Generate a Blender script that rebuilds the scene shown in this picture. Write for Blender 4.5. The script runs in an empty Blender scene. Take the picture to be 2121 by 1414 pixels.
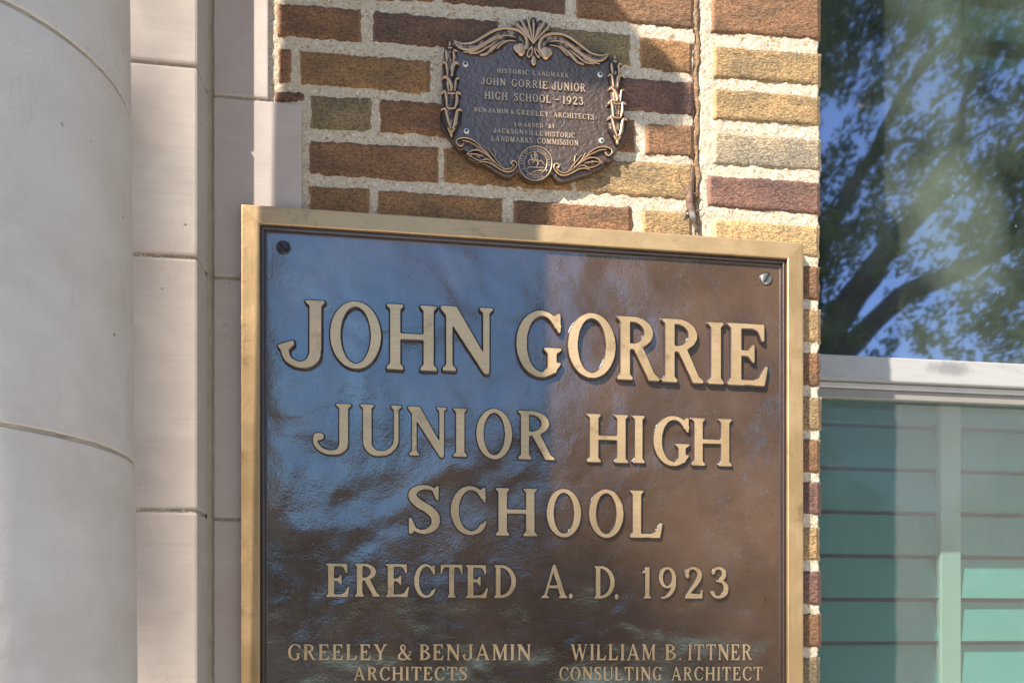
import bpy, bmesh, math, random
import numpy as np
from mathutils import Vector, Matrix
random.seed(7); rng = np.random.default_rng(11)
SC = bpy.context.scene; COL = SC.collection
PI = math.pi
# ------------------------------------------------------------ camera, sky, sun, exposure
EYE = 1.6                      # eye level above the ground
F = 1532.0; TH = math.radians(7.15); D = 1.15; HOR = 1300.0
SX, SZ = 1.25, 1.6             # sunlight runs +SX sideways and -SZ down per metre towards the wall
cam = bpy.data.cameras.new('camera'); camo = bpy.data.objects.new('camera', cam); COL.objects.link(camo)
cam.sensor_width = 36; cam.lens = F/2121*36; cam.shift_y = (HOR-707)/2121
camo.location = (0, -D, EYE); camo.rotation_euler = (PI/2, 0, -TH)
cam.clip_start = .02; cam.clip_end = 3000
cam.dof.use_dof = True; cam.dof.focus_distance = 1.17; cam.dof.aperture_fstop = 9
SC.camera = camo
w = bpy.data.worlds.new('World'); SC.world = w; w.use_nodes = True
wn = w.node_tree.nodes; sky = wn.new('ShaderNodeTexSky'); sky.sky_type = 'NISHITA'; sky.sun_disc = False
sun_el = math.atan2(SZ, math.hypot(SX, 1)); sky.sun_elevation = sun_el
sky.sun_rotation = math.atan2(-SX, -1.0)
sky.air_density = 1.0; sky.dust_density = .5; sky.ozone_density = 3.5
w.node_tree.links.new(sky.outputs[0], wn['Background'].inputs[0]); wn['Background'].inputs[1].default_value = .12
sl = bpy.data.lights.new('sun', 'SUN'); sl.energy = 5.0; sl.angle = math.radians(.7); sl.color = (1, .915, .79)
so = bpy.data.objects.new('sun', sl); COL.objects.link(so)
so.rotation_euler = Vector((SX, 1, -SZ)).to_track_quat('-Z', 'Y').to_euler()
SC.view_settings.view_transform = 'Standard'; SC.view_settings.look = 'None'
SC.view_settings.exposure = 1.25; SC.view_settings.gamma = 1; SC.view_settings.use_curve_mapping = False
SC.cycles.max_bounces = 8; SC.cycles.transparent_max_bounces = 24

# ------------------------------------------------------------ helpers
def at(px, py, y=0.0):
    """point of the plane at depth y that stands at a pixel of the 2121x1414 photograph"""
    a = (px-1060.5)/F
    dx = math.sin(TH)+a*math.cos(TH); dy = math.cos(TH)-a*math.sin(TH); t = (y+D)/dy
    return Vector((dx*t, y, (HOR-py)/F*t+EYE))
def tag(o, label=None, cat=None, group=None, kind=None):
    for k, v in (('label', label), ('category', cat), ('group', group), ('kind', kind)):
        if v: o[k] = v
    return o
def empty(name, loc, **k):
    o = bpy.data.objects.new(name, None); COL.objects.link(o); o.location = loc; o.empty_display_size = .05
    tag(o, **k); return o
def wloc(o):
    v = Vector((0, 0, 0))
    while o: v += o.location; o = o.parent
    return v
def link(name, me, mats, parent=None, shift=True):
    if mats is not None:
        for m in (mats if isinstance(mats, (list, tuple)) else [mats]): me.materials.append(m)
    o = bpy.data.objects.new(name, me); COL.objects.link(o)
    if parent:
        o.parent = parent
        if shift:
            p = wloc(parent); me.transform(Matrix.Translation(-p))
    return o
def mesh(verts, faces, smooth=False):
    me = bpy.data.meshes.new('m'); me.from_pydata([tuple(v) for v in verts], [], [tuple(f) for f in faces]); me.update()
    if smooth: me.polygons.foreach_set('use_smooth', [True]*len(me.polygons))
    return me
def np_mesh(verts, faces, smooth=False):
    verts = np.asarray(verts, np.float32); faces = np.asarray(faces, np.int32)
    me = bpy.data.meshes.new('m'); k = faces.shape[1]
    me.vertices.add(len(verts)); me.vertices.foreach_set('co', verts.ravel())
    me.loops.add(faces.size); me.loops.foreach_set('vertex_index', faces.ravel())
    me.polygons.add(len(faces)); me.polygons.foreach_set('loop_start', np.arange(0, faces.size, k, dtype=np.int32))
    if smooth: me.polygons.foreach_set('use_smooth', np.ones(len(faces), bool))
    me.update(calc_edges=True); me.validate(); return me
def fattr(me, name, vals):
    a = me.attributes.new(name, 'FLOAT', 'POINT'); a.data.foreach_set('value', np.asarray(vals, np.float32))
def box(x0, x1, y0, y1, z0, z1, bev=0.0, seg=1):
    bm = bmesh.new(); bmesh.ops.create_cube(bm, size=1)
    bmesh.ops.scale(bm, vec=(x1-x0, y1-y0, z1-z0), verts=bm.verts)
    bmesh.ops.translate(bm, vec=((x0+x1)/2, (y0+y1)/2, (z0+z1)/2), verts=bm.verts)
    if bev: bmesh.ops.bevel(bm, geom=list(bm.edges), offset=bev, segments=seg, affect='EDGES', profile=.6)
    me = bpy.data.meshes.new('m'); bm.to_mesh(me); bm.free()
    return me
def vnoise(X, Y, seed, f):
    """smooth value noise on arrays, -1..1"""
    r = np.random.default_rng(seed); T = r.uniform(-1, 1, (256, 256))
    x = X*f+37.3; y = Y*f+91.7; xi = np.floor(x).astype(int); yi = np.floor(y).astype(int)
    u = x-xi; v = y-yi; u = u*u*(3-2*u); v = v*v*(3-2*v)
    g = lambda a, b: T[a % 256, b % 256]
    return (g(xi, yi)*(1-u)+g(xi+1, yi)*u)*(1-v)+(g(xi, yi+1)*(1-u)+g(xi+1, yi+1)*u)*v
def grid_faces(nx, nz):
    i = np.arange(nx)[None, :]+np.arange(nz)[:, None]*(nx+1)
    return np.stack([i, i+1, i+nx+2, i+nx+1], -1).reshape(-1, 4)
class NT:
    def __init__(s, name):
        s.m = bpy.data.materials.new(name); s.m.use_nodes = True; s.t = s.m.node_tree; s.b = s.t.nodes['Principled BSDF']
    def n(s, t, **k):
        o = s.t.nodes.new('ShaderNode'+t)
        for a, v in k.items():
            if a.startswith('i_'):
                key = a[2:]; key = int(key) if key.isdigit() else key.replace('_', ' ')
                if isinstance(v, bpy.types.NodeSocket): s.t.links.new(v, o.inputs[key])
                else: o.inputs[key].default_value = v
            else: setattr(o, a, v)
        return o
    def l(s, a, b): s.t.links.new(a, b)
    def co(s, scale=(1, 1, 1), obj=False):
        if obj: v = s.n('TexCoord').outputs['Object']
        else: v = s.n('NewGeometry').outputs['Position']
        return s.n('VectorMath', operation='MULTIPLY', i_0=v, i_1=scale).outputs[0]
    def noise(s, v, scale, detail=3, rough=.55, dist=0):
        return s.n('TexNoise', i_Vector=v, i_Scale=scale, i_Detail=detail, i_Roughness=rough, i_Distortion=dist).outputs['Fac']
    def ramp(s, fac, pts):
        r = s.n('ValToRGB', i_Fac=fac); e = r.color_ramp.elements
        while len(e) < len(pts): e.new(.5)
        for k, (p, c) in enumerate(pts):
            e[k].position = p; e[k].color = (c if isinstance(c, (tuple, list)) else (c, c, c))[:3]+(1,) if not isinstance(c, (int, float)) else (c, c, c, 1)
        return r.outputs[0]
    def mix(s, fac, a, b, mode='MIX'):
        o = s.n('Mix', data_type='RGBA', blend_type=mode)
        for k, v in ((0, fac), (6, a), (7, b)):
            if isinstance(v, bpy.types.NodeSocket): s.l(v, o.inputs[k])
            else: o.inputs[k].default_value = v if k == 0 else (tuple(v)+(1,))[:4]
        return o.outputs[2]
    def math(s, op, a, b=0.0, clamp=False):
        o = s.n('Math', operation=op, use_clamp=clamp)
        for k, v in ((0, a), (1, b)):
            if isinstance(v, bpy.types.NodeSocket): s.l(v, o.inputs[k])
            else: o.inputs[k].default_value = v
        return o.outputs[0]
    def bump(s, h, dist=.001, strength=1.0, prev=None):
        o = s.n('Bump', i_Height=h, i_Distance=dist, i_Strength=strength)
        if prev is not None: s.l(prev, o.inputs['Normal'])
        return o.outputs[0]
    def set(s, **k):
        for a, v in k.items():
            key = a.replace('_', ' ')
            if isinstance(v, bpy.types.NodeSocket): s.l(v, s.b.inputs[key])
            else: s.b.inputs[key].default_value = (v+(1,) if isinstance(v, tuple) and len(v) == 3 and 'Normal' not in key else v)
        return s.m

# ------------------------------------------------------------ materials
def m_brick():
    t = NT('rug textured brick'); c = t.co(); ca = t.co((1, 1, 1.9))
    oi = t.n('ObjectInfo'); base = oi.outputs['Color']
    off = t.n('VectorMath', operation='ADD', i_0=ca, i_1=t.n('CombineXYZ', i_X=t.math('MULTIPLY', oi.outputs['Random'], 9.0)).outputs[0]).outputs[0]
    big = t.noise(off, 13, 4); fine = t.noise(off, 260, 4, .7, .6); mid = t.noise(off, 120, 2, .6)
    col = t.mix(t.ramp(big, [(.35, 0), (.65, 1)]), t.mix(1, base, (.76, .76, .76), 'MULTIPLY'), t.mix(1, base, (1.34, 1.22, 1.06), 'MULTIPLY'))
    col = t.mix(t.ramp(fine, [(.38, 0), (.62, 1)]), t.mix(1, col, (.46, .44, .42), 'MULTIPLY'), t.mix(1, col, (1.42, 1.38, 1.32), 'MULTIPLY'))
    spk = t.ramp(t.noise(c, 95, 2, .5), [(.24, 1), (.30, 0)])
    col = t.mix(t.math('MULTIPLY', spk, .75), col, (.025, .02, .018))
    lip = t.n('Attribute', attribute_name='edge').outputs['Fac']
    lf = t.ramp(t.math('ADD', lip, t.math('MULTIPLY', t.noise(c, 150, 2), .0025)), [(.0042, 1), (.0056, 0)])
    col = t.mix(t.math('MULTIPLY', lf, .75), col, t.mix(1, base, (1.3, 1.14, 1.1), 'MULTIPLY'))
    inv = t.math('SUBTRACT', 1.0, t.math('MULTIPLY', lf, .85))
    h = t.math('MULTIPLY', t.math('ADD', t.math('MULTIPLY', fine, .7), mid), inv)
    return t.set(Base_Color=col, Roughness=.85, Normal=t.bump(h, .0048, 1.0))
def m_mortar(tint=(.57, .47, .34)):
    t = NT('sandy lime mortar'); c = t.co()
    g = t.noise(c, 240, 4, .7); b = t.noise(c, 35, 3)
    vor = t.n('TexVoronoi', i_Vector=c, i_Scale=300.0).outputs['Color']
    sep = t.n('SeparateColor', i_Color=vor).outputs[0]
    col = t.mix(t.ramp(g, [(.35, 0), (.65, 1)]), tuple(v*.72 for v in tint), tuple(min(1, v*1.25) for v in tint))
    col = t.mix(t.ramp(sep, [(.92, 0), (.96, 1)]), col, (.68, .65, .58))
    col = t.mix(t.ramp(sep, [(.05, 1), (.08, 0)]), col, (.38, .24, .11))
    col = t.mix(t.math('MULTIPLY', t.ramp(b, [(.4, 0), (.7, 1)]), .35), col, (.58, .53, .44))
    h = t.math('ADD', g, t.math('MULTIPLY', t.noise(c, 110, 3, .6), .7))
    return t.set(Base_Color=col, Roughness=.95, Normal=t.bump(h, .0030, 1.0))
def m_stone(name, tint, streak=1.0, warm=(.50, .42, .36)):
    t = NT(name); c = t.co(); oi = t.n('ObjectInfo').outputs['Random']
    cs = t.n('VectorMath', operation='ADD', i_0=t.co((2, 2, 60)), i_1=t.n('CombineXYZ', i_X=t.math('MULTIPLY', oi, 20.0)).outputs[0]).outputs[0]
    st = t.noise(cs, 3.0, 4, .6); big = t.noise(c, 4.5, 4, .55, .4); mid = t.noise(c, 17, 5, .6, .8)
    col = t.mix(t.ramp(big, [(.35, 0), (.68, 1)]), tint, warm)
    col = t.mix(t.math('MULTIPLY', t.ramp(mid, [(.42, 0), (.72, 1)]), .4), col, tuple(min(1, v*1.2) for v in tint))
    col = t.mix(t.math('MULTIPLY', t.ramp(st, [(.42, 0), (.75, 1)]), .28*streak), col, tuple(v*.74 for v in warm))
    hair = t.noise(t.co((1, 1, .28)), 26, 2, .5, 2.4)
    hl = t.ramp(hair, [(.488, 0), (.4985, 1), (.5015, 1), (.512, 0)])
    gate = t.ramp(t.noise(c, 7, 2), [(.55, 0), (.68, 1)])
    col = t.mix(t.math('MULTIPLY', t.math('MULTIPLY', hl, gate), .35), col, (.20, .18, .16))
    pit = t.ramp(t.n('TexVoronoi', i_Vector=c, i_Scale=26.0).outputs['Distance'], [(.030, 1), (.05, 0)])
    pg = t.ramp(t.noise(c, 20, 1), [(.52, 0), (.56, 1)])
    pit = t.math('MULTIPLY', pit, pg)
    col = t.mix(pit, col, (.14, .12, .10))
    n = t.bump(t.math('ADD', t.noise(c, 55, 4, .6), t.math('MULTIPLY', st, .3)), .0012, .5)
    n = t.bump(t.math('SUBTRACT', 1.0, pit), .001, .8, n)
    return t.set(Base_Color=col, Roughness=.62, Normal=n)
def m_bronze(name, a, b, rough=.38, met=.75, vert=False):
    met = min(met, .6); t = NT(name); c = t.co((14, 14, 1) if vert else (1, 14, 14)); p = t.co()
    br = t.noise(c, 22, 4, .65); bg = t.noise(p, 9, 4, .6, .3)
    col = t.mix(t.ramp(bg, [(.3, 0), (.7, 1)]), a, b)
    col = t.mix(t.math('MULTIPLY', t.ramp(br, [(.35, 0), (.8, 1)]), .3), col, tuple(v*.55 for v in a))
    dk = t.ramp(t.noise(p, 28, 6, .75), [(.56, 0), (.74, 1)])
    col = t.mix(t.math('MULTIPLY', dk, .6), col, (.12, .075, .035))
    ro = t.n('MapRange', i_Value=bg, i_1=.3, i_2=.7, i_3=rough-.06, i_4=rough+.12).outputs[0]
    return t.set(Base_Color=col, Metallic=met, Roughness=ro, Normal=t.bump(t.noise(p, 160, 3), .0004, .6, t.bump(t.noise(p, 32, 2), .0015, .35)))
def m_field():
    t = NT('brown lacquered bronze field'); p = t.co()
    big = t.noise(p, 5, 3, .5, .6); gr = t.noise(p, 60, 4, .6)
    col = t.mix(t.ramp(big, [(.35, 0), (.65, 1)]), (.100, .057, .034), (.158, .094, .060))
    tn = t.noise(p, 3.2, 5, .65, .8)
    col = t.mix(t.ramp(tn, [(.36, .55), (.62, 0)]), col, (.045, .026, .019))
    pz = t.noise(p, 150, 2, .5)
    col = t.mix(t.ramp(pz, [(.22, .6), (.28, 0)]), col, (.02, .014, .012))
    dust = t.ramp(t.n('TexVoronoi', i_Vector=p, i_Scale=85.0).outputs['Distance'], [(.035, 1), (.07, 0)])
    dust = t.math('MULTIPLY', dust, t.ramp(t.noise(p, 30, 1), [(.5, 0), (.56, 1)]))
    col = t.mix(t.math('MULTIPLY', dust, .8), col, (.42, .36, .30))
    scr = t.ramp(t.noise(p, 20, 2, .5, 3.5), [(.493, 0), (.4995, 1), (.5005, 1), (.507, 0)])
    scr = t.math('MULTIPLY', scr, t.ramp(t.noise(p, 5.0, 2), [(.56, 0), (.7, 1)]))
    col = t.mix(t.math('MULTIPLY', scr, .3), col, (.36, .28, .22))
    n = t.bump(t.noise(p, 6.5, 2, .5, .4), .015, .75)
    n = t.bump(t.noise(p, 17, 2, .5, .3), .0040, .42, n)
    n = t.bump(gr, .0008, .55, n)
    n = t.bump(t.noise(p, 330, 2), .0005, .55, n)
    ro = t.n('MapRange', i_Value=t.math('ADD', t.math('MULTIPLY', gr, .4), t.math('MULTIPLY', t.noise(p, 6, 4, .6), .6)), i_1=.35, i_2=.68, i_3=.08, i_4=.24).outputs[0]
    return t.set(Base_Color=col, Metallic=.12, Roughness=ro, Normal=n, Specular_IOR_Level=.5, IOR=2.45,
                 Specular_Tint=(.46, .82, .95), Coat_Weight=.12, Coat_Roughness=.05)
def m_dark(name='dark bronze patina', col0=(.035, .02, .015), rough=.32):
    t = NT(name); p = t.co()
    col = t.mix(t.noise(p, 60, 4), col0, tuple(v*2.2 for v in col0))
    return t.set(Base_Color=col, Metallic=.3, Roughness=rough, Specular_IOR_Level=.8, Coat_Weight=.4, Coat_Roughness=.2, Normal=t.bump(t.noise(p, 150, 3), .0006, .5))
def m_leather():
    t = NT('pebbled dark bronze'); p = t.co()
    col = t.mix(t.noise(p, 50, 4), (.060, .038, .025), (.135, .088, .058))
    v = t.n('TexVoronoi', i_Vector=t.n('VectorMath', operation='ADD', i_0=p, i_1=t.n('VectorMath', operation='SCALE', i_0=t.n('TexNoise', i_Vector=p, i_Scale=60.0).outputs['Color'], i_Scale=.02).outputs[0]).outputs[0], i_Scale=120.0, feature='F1').outputs['Distance']
    n = t.bump(v, .0016, .8); n = t.bump(t.noise(p, 260, 3, .6), .0006, .7, n)
    return t.set(Base_Color=col, Metallic=.25, Roughness=.33, Specular_IOR_Level=.9, Coat_Weight=.4, Coat_Roughness=.2, Normal=n)
def m_relief():
    t = NT('bronze relief rubbed bright on the crests'); p = t.co()
    w_ = t.n('Attribute', attribute_name='wear').outputs['Fac']
    w_ = t.math('ADD', w_, t.math('MULTIPLY', t.math('SUBTRACT', t.noise(p, 170, 3), .5), .5))
    f = t.ramp(w_, [(.5, 0), (.68, 1)])
    col = t.mix(f, (.045, .028, .022), (.55, .36, .21))
    return t.set(Base_Color=col, Metallic=.55, Roughness=.34, Normal=t.bump(t.noise(p, 260, 3), .0005, .6))
def m_plain(name, c, rough=.6, met=0.0, var=.15, bs=60, bd=.0006):
    t = NT(name); p = t.co()
    col = t.mix(t.noise(p, bs*.4, 4, .6), tuple(v*(1-var) for v in c), tuple(min(1, v*(1+var)) for v in c))
    return t.set(Base_Color=col, Roughness=rough, Metallic=met, Normal=t.bump(t.noise(p, bs*3, 3), bd, .6))
M = dict(brick=m_brick(), mortar=m_mortar(), mortar2=m_mortar((.40, .35, .26)),
         column=m_stone('pale grey cast stone', (.51, .48, .455), .3, (.455, .40, .355)),
         pilaster=m_stone('pinkish cast stone', (.45, .395, .35), .9, (.425, .345, .30)),
         quoin=m_stone('grey pink cast stone', (.48, .42, .38), .6, (.45, .365, .32)),
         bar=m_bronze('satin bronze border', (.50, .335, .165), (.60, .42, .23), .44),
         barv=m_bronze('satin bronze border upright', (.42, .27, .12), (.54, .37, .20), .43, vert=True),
         face=m_bronze('polished letter bronze', (.58, .39, .20), (.72, .51, .29), .36),
         face2=m_bronze('small letter bronze', (.56, .39, .23), (.64, .47, .30), .40),
         field=m_field(), dark=m_dark(), dark2=m_dark('letter side patina', (.03, .016, .012), .4), leather=m_leather(), relief=m_relief())

# ------------------------------------------------------------ lettering: a roman serif cut from simple shapes
RES = 110
class Gl:
    def __init__(s, wd):
        s.w = wd; nx = int((wd+.3)*RES); nz = int(1.4*RES)
        s.x, s.y = np.meshgrid(np.arange(nx)/RES-.15, np.arange(nz)/RES-.2); s.m = np.zeros(s.x.shape, bool)
    def pm(s, P):
        r = np.zeros(s.x.shape, bool); n = len(P)
        for i in range(n):
            (x1, y1), (x2, y2) = P[i], P[(i+1) % n]
            if y1 == y2: continue
            c = ((y1 > s.y) != (y2 > s.y)) & (s.x < (x2-x1)*(s.y-y1)/(y2-y1)+x1); r ^= c
        return r
    def poly(s, *P): s.m |= s.pm(P); return s
    def cut(s, *P): s.m &= ~s.pm(P); return s
    def ell(s, cx, cy, rx, ry): return ((s.x-cx)/rx)**2+((s.y-cy)/ry)**2 < 1
    def ring(s, cx, cy, rx, ry, ix, iy, clip=None, dx=0, dy=0):
        r = s.ell(cx, cy, rx, ry) & ~s.ell(cx+dx, cy+dy, ix, iy)
        if clip: r &= s.pm(clip)
        s.m |= r; return s
    def rect(s, x0, y0, x1, y1): s.m |= (s.x > x0) & (s.x < x1) & (s.y > y0) & (s.y < y1); return s
    def stem(s, x, w=.15, y0=0, y1=1, top=1, bot=1, e=.055):
        s.rect(x, y0, x+w, y1)
        if bot: s.poly((x-e, y0), (x+w+e, y0), (x+w+e*.9, y0+.038), (x+w, y0+.085), (x, y0+.085), (x-e*.9, y0+.038))
        if top: s.poly((x-e, y1), (x+w+e, y1), (x+w+e*.9, y1-.038), (x+w, y1-.085), (x, y1-.085), (x-e*.9, y1-.038))
        return s
    def path(s, pts, ws):
        P = np.array(pts, float); W = np.array(ws, float); n = len(P)
        Q = np.vstack([2*P[0]-P[1], P, 2*P[-1]-P[-2]])
        for i in range(n-1):
            for t in np.linspace(0, 1, 18):
                a, b, c, d = Q[i:i+4]
                q = .5*((2*b)+(c-a)*t+(2*a-5*b+4*c-d)*t*t+(3*b-a-3*c+d)*t**3)
                r = (W[i]*(1-t)+W[i+1]*t)/2
                s.m |= (s.x-q[0])**2+(s.y-q[1])**2 < r*r
        return s
def glyph(ch):
    S, T = .15, .08
    if ch == 'I': return Gl(.26).stem(.055)
    if ch == 'H': return Gl(.78).stem(.055).stem(.575).rect(.15, .47, .62, .55)
    if ch == 'N': return Gl(.82).stem(.10, .09, top=0).poly((.02, 1), (.25, 1), (.74, .14), (.74, -.03), (.67, -.03), (.12, .82), (.02, .95)).stem(.655, .09, bot=0)
    if ch == 'O': return Gl(.78).ring(.39, .5, .39, .515, .235, .44)
    if ch in 'CG':
        g = Gl(.72).ring(.39, .5, .39, .515, .25, .44, dx=.02); g.cut((.5, .5), (.60, .74), (1, .84), (1, .20), (.60, .22))
        g.poly((.66, .99), (.70, .99), (.70, .69), (.665, .69), (.62, .80), (.56, .86), (.60, .93))
        if ch == 'G': g.rect(.50, .06, .64, .42).poly((.43, .44), (.72, .44), (.71, .40), (.64, .36), (.50, .36), (.45, .40)).poly((.40, 0), (.52, .02), (.64, .08), (.64, .2), (.45, .1))
        else: g.path([(.55, .07), (.64, .14), (.70, .26)], [.09, .065, .05])
        return g
    if ch == 'R': return Gl(.68).stem(.055).ring(.24, .745, .36, .255, .215, .18, clip=[(.2, 1.1), (.9, 1.1), (.9, .4), (.2, .4)]).rect(.15, .92, .28, 1).rect(.15, .49, .28, .57).poly((.26, .52), (.41, .55), (.63, .09), (.71, .035), (.71, 0), (.52, 0), (.50, .06))
    if ch == 'P': return Gl(.62).stem(.055).ring(.24, .735, .36, .265, .215, .19, clip=[(.2, 1.1), (.9, 1.1), (.9, .4), (.2, .4)]).rect(.15, .92, .28, 1).rect(.15, .47, .28, .55)
    if ch == 'B': return Gl(.64).stem(.055).ring(.22, .76, .33, .24, .19, .165, clip=[(.2, 1.1), (.9, 1.1), (.9, .4), (.2, .4)]).ring(.22, .28, .40, .28, .25, .20, clip=[(.2, .6), (.9, .6), (.9, -.1), (.2, -.1)]).rect(.15, .92, .24, 1).rect(.15, .48, .30, .56).rect(.15, 0, .24, .08)
    if ch == 'D': return Gl(.74).stem(.055).ring(.22, .5, .50, .50, .345, .42, clip=[(.2, 1.1), (.9, 1.1), (.9, -.2), (.2, -.2)]).rect(.15, .92, .24, 1).rect(.15, 0, .24, .08)
    if ch in 'EFL':
        g = Gl(.62).stem(.055, top=1, bot=1)
        if ch in 'EF': g.rect(.15, .92, .5, 1).poly((.40, 1), (.57, 1), (.57, .72), (.535, .72), (.48, .88), (.40, .925)).rect(.15, .48, .36, .555).poly((.30, .52), (.39, .66), (.42, .66), (.42, .37), (.39, .37), (.30, .50))
        if ch in 'EL': g.rect(.15, 0, .5, .08).poly((.40, 0), (.58, 0), (.63, .31), (.60, .31), (.50, .12), (.40, .075))
        return g
    if ch == 'T': return Gl(.70).stem(.275, top=0).rect(.04, .92, .66, 1).poly((0, 1), (.12, 1), (.14, .92), (.06, .84), (.035, .70), (0, .70)).poly((.70, 1), (.58, 1), (.56, .92), (.64, .84), (.665, .70), (.70, .70))
    if ch == 'J': return Gl(.62).stem(.40, bot=0, y0=.24).path([(.475, .30), (.46, .14), (.37, .035), (.24, .02), (.12, .09), (.075, .20), (.07, .24)], [.15, .15, .11, .085, .09, .10, .10]).poly((-.02, .30), (.19, .38), (.19, .31), (.12, .24), (.0, .24))
    if ch == 'j': return Gl(.72).stem(.46, bot=0, y0=.2).path([(.535, .26), (.52, .12), (.43, .03), (.29, .01), (.15, .07), (.06, .2), (.075, .33), (.13, .33)], [.15, .14, .10, .08, .08, .075, .09, .14])
    if ch == 'U': return Gl(.78).stem(.055, .15, y0=.3, bot=0).stem(.635, .085, y0=.25, bot=0).path([(.13, .34), (.145, .17), (.24, .05), (.38, .02), (.53, .06), (.65, .19), (.677, .32)], [.15, .15, .13, .09, .085, .085, .085])
    if ch == 'S': return Gl(.58).path([(.50, .80), (.44, .92), (.29, .965), (.13, .90), (.09, .76), (.20, .62), (.38, .49), (.48, .34), (.46, .15), (.30, .04), (.14, .08), (.06, .21)], [.05, .06, .08, .12, .14, .155, .16, .15, .13, .085, .06, .05]).poly((.50, 1), (.535, 1), (.535, .70), (.50, .70), (.44, .86)).poly((.03, 0), (.07, 0), (.15, .10), (.07, .32), (.03, .32))
    if ch == 'A': return Gl(.80).poly((.36, 1.02), (.44, 1.02), (.76, .05), (.60, .05), (.37, .80), (.15, .05), (.075, .05)).rect(.22, .30, .56, .375).poly((-.01, 0), (.23, 0), (.22, .04), (.16, .085), (.08, .085), (0, .04)).poly((.54, 0), (.82, 0), (.81, .04), (.74, .085), (.62, .085), (.55, .04))
    if ch == 'V': return Gl(.78).poly((.06, .95), (.22, .95), (.42, .24), (.64, .95), (.71, .95), (.42, -.03), (.36, -.03)).poly((-.02, 1), (.27, 1), (.26, .96), (.2, .92), (.06, .92), (-.01, .96)).poly((.54, 1), (.80, 1), (.79, .96), (.72, .92), (.62, .92), (.55, .96))
    if ch == 'W': return Gl(1.12).poly((.06, .95), (.21, .95), (.38, .26), (.52, .80), (.55, 1), (.62, 1), (.80, .26), (.97, .95), (1.03, .95), (.80, -.03), (.74, -.03), (.55, .68), (.38, -.03), (.32, -.03)).poly((-.02, 1), (.26, 1), (.25, .95), (.02, .95)).poly((.90, 1), (1.12, 1), (1.11, .95), (.91, .95)).rect(.44, .95, .68, 1)
    if ch == 'M': return Gl(.96).stem(.09, .08, top=0).poly((.02, 1), (.25, 1), (.50, .30), (.72, 1), (.90, 1), (.90, .95), (.85, .9), (.85, 0), (.70, 0), (.70, .72), (.47, 0), (.43, 0), (.17, .78), (.09, .9), (.02, .95)).poly((.65, 0), (.90, 0), (.89, .04), (.85, .085), (.70, .085), (.66, .04))
    if ch == 'K': return Gl(.76).stem(.055).poly((.2, .40), (.2, .50), (.56, .92), (.62, .92), (.34, .56), (.30, .50)).poly((.26, .50), (.38, .60), (.68, .08), (.74, 0), (.54, 0)).poly((.48, 1), (.72, 1), (.71, .96), (.64, .92), (.55, .92), (.49, .96))
    if ch == 'Y': return Gl(.76).stem(.30, .15, y1=.45, top=0).poly((.05, .95), (.21, .95), (.40, .55), (.58, .95), (.67, .95), (.45, .42), (.30, .42)).poly((-.02, 1), (.27, 1), (.26, .96), (.2, .92), (.05, .92), (-.01, .96)).poly((.52, 1), (.78, 1), (.77, .96), (.70, .92), (.58, .92), (.53, .96))
    if ch == '&': return Gl(.86).path([(.80, .50), (.70, .30), (.50, .08), (.30, .03), (.12, .10), (.09, .27), (.20, .43), (.38, .58), (.46, .76), (.38, .93), (.27, .93), (.20, .80), (.28, .60), (.50, .30), (.68, .08), (.82, .04)], [.05, .06, .07, .09, .12, .13, .09, .07, .08, .08, .08, .10, .13, .14, .13, .06]).poly((.66, .55), (.88, .55), (.88, .50), (.66, .50))
    if ch == '1': return Gl(.34).stem(.11, .14, top=0).poly((.0, .83), (.10, .88), (.16, 1), (.25, 1), (.25, .88), (.12, .82), (.02, .79))
    if ch == '2': return Gl(.58).path([(.10, .70), (.08, .82), (.17, .94), (.31, .96), (.44, .86), (.46, .70), (.38, .50), (.22, .27), (.06, .06)], [.12, .11, .075, .075, .13, .15, .13, .09, .06]).poly((.02, .02), (.07, .12), (.2, .155), (.5, .13), (.52, .26), (.56, .26), (.55, 0), (.02, 0))
    if ch == '3': return Gl(.56).path([(.10, .80), (.16, .93), (.30, .96), (.41, .86), (.40, .68), (.29, .56), (.22, .55)], [.09, .075, .08, .13, .13, .08, .06]).path([(.22, .55), (.38, .52), (.47, .38), (.45, .16), (.30, .04), (.15, .06), (.08, .18)], [.06, .08, .14, .14, .085, .08, .12])
    if ch == '9': return Gl(.60).ring(.28, .66, .28, .34, .15, .27).path([(.50, .62), (.48, .36), (.36, .14), (.20, .03), (.09, .02)], [.14, .14, .11, .075, .06])
    if ch == '.': return Gl(.14).ring(.07, .07, .075, .08, .001, .001)
    if ch == ',': return Gl(.16).ring(.08, .07, .075, .08, .001, .001).path([(.11, .05), (.08, -.08)], [.06, .03])
    if ch == '–': return Gl(.5).rect(.02, .42, .48, .53)
    if ch == '*': return Gl(.3).ring(.15, .5, .13, .14, .001, .001)
def blur(m, n=2):
    a = m.astype(float)
    for _ in range(n):
        for ax in (0, 1): a = (np.roll(a, 1, ax)+2*a+np.roll(a, -1, ax))/4
    return a
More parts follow.
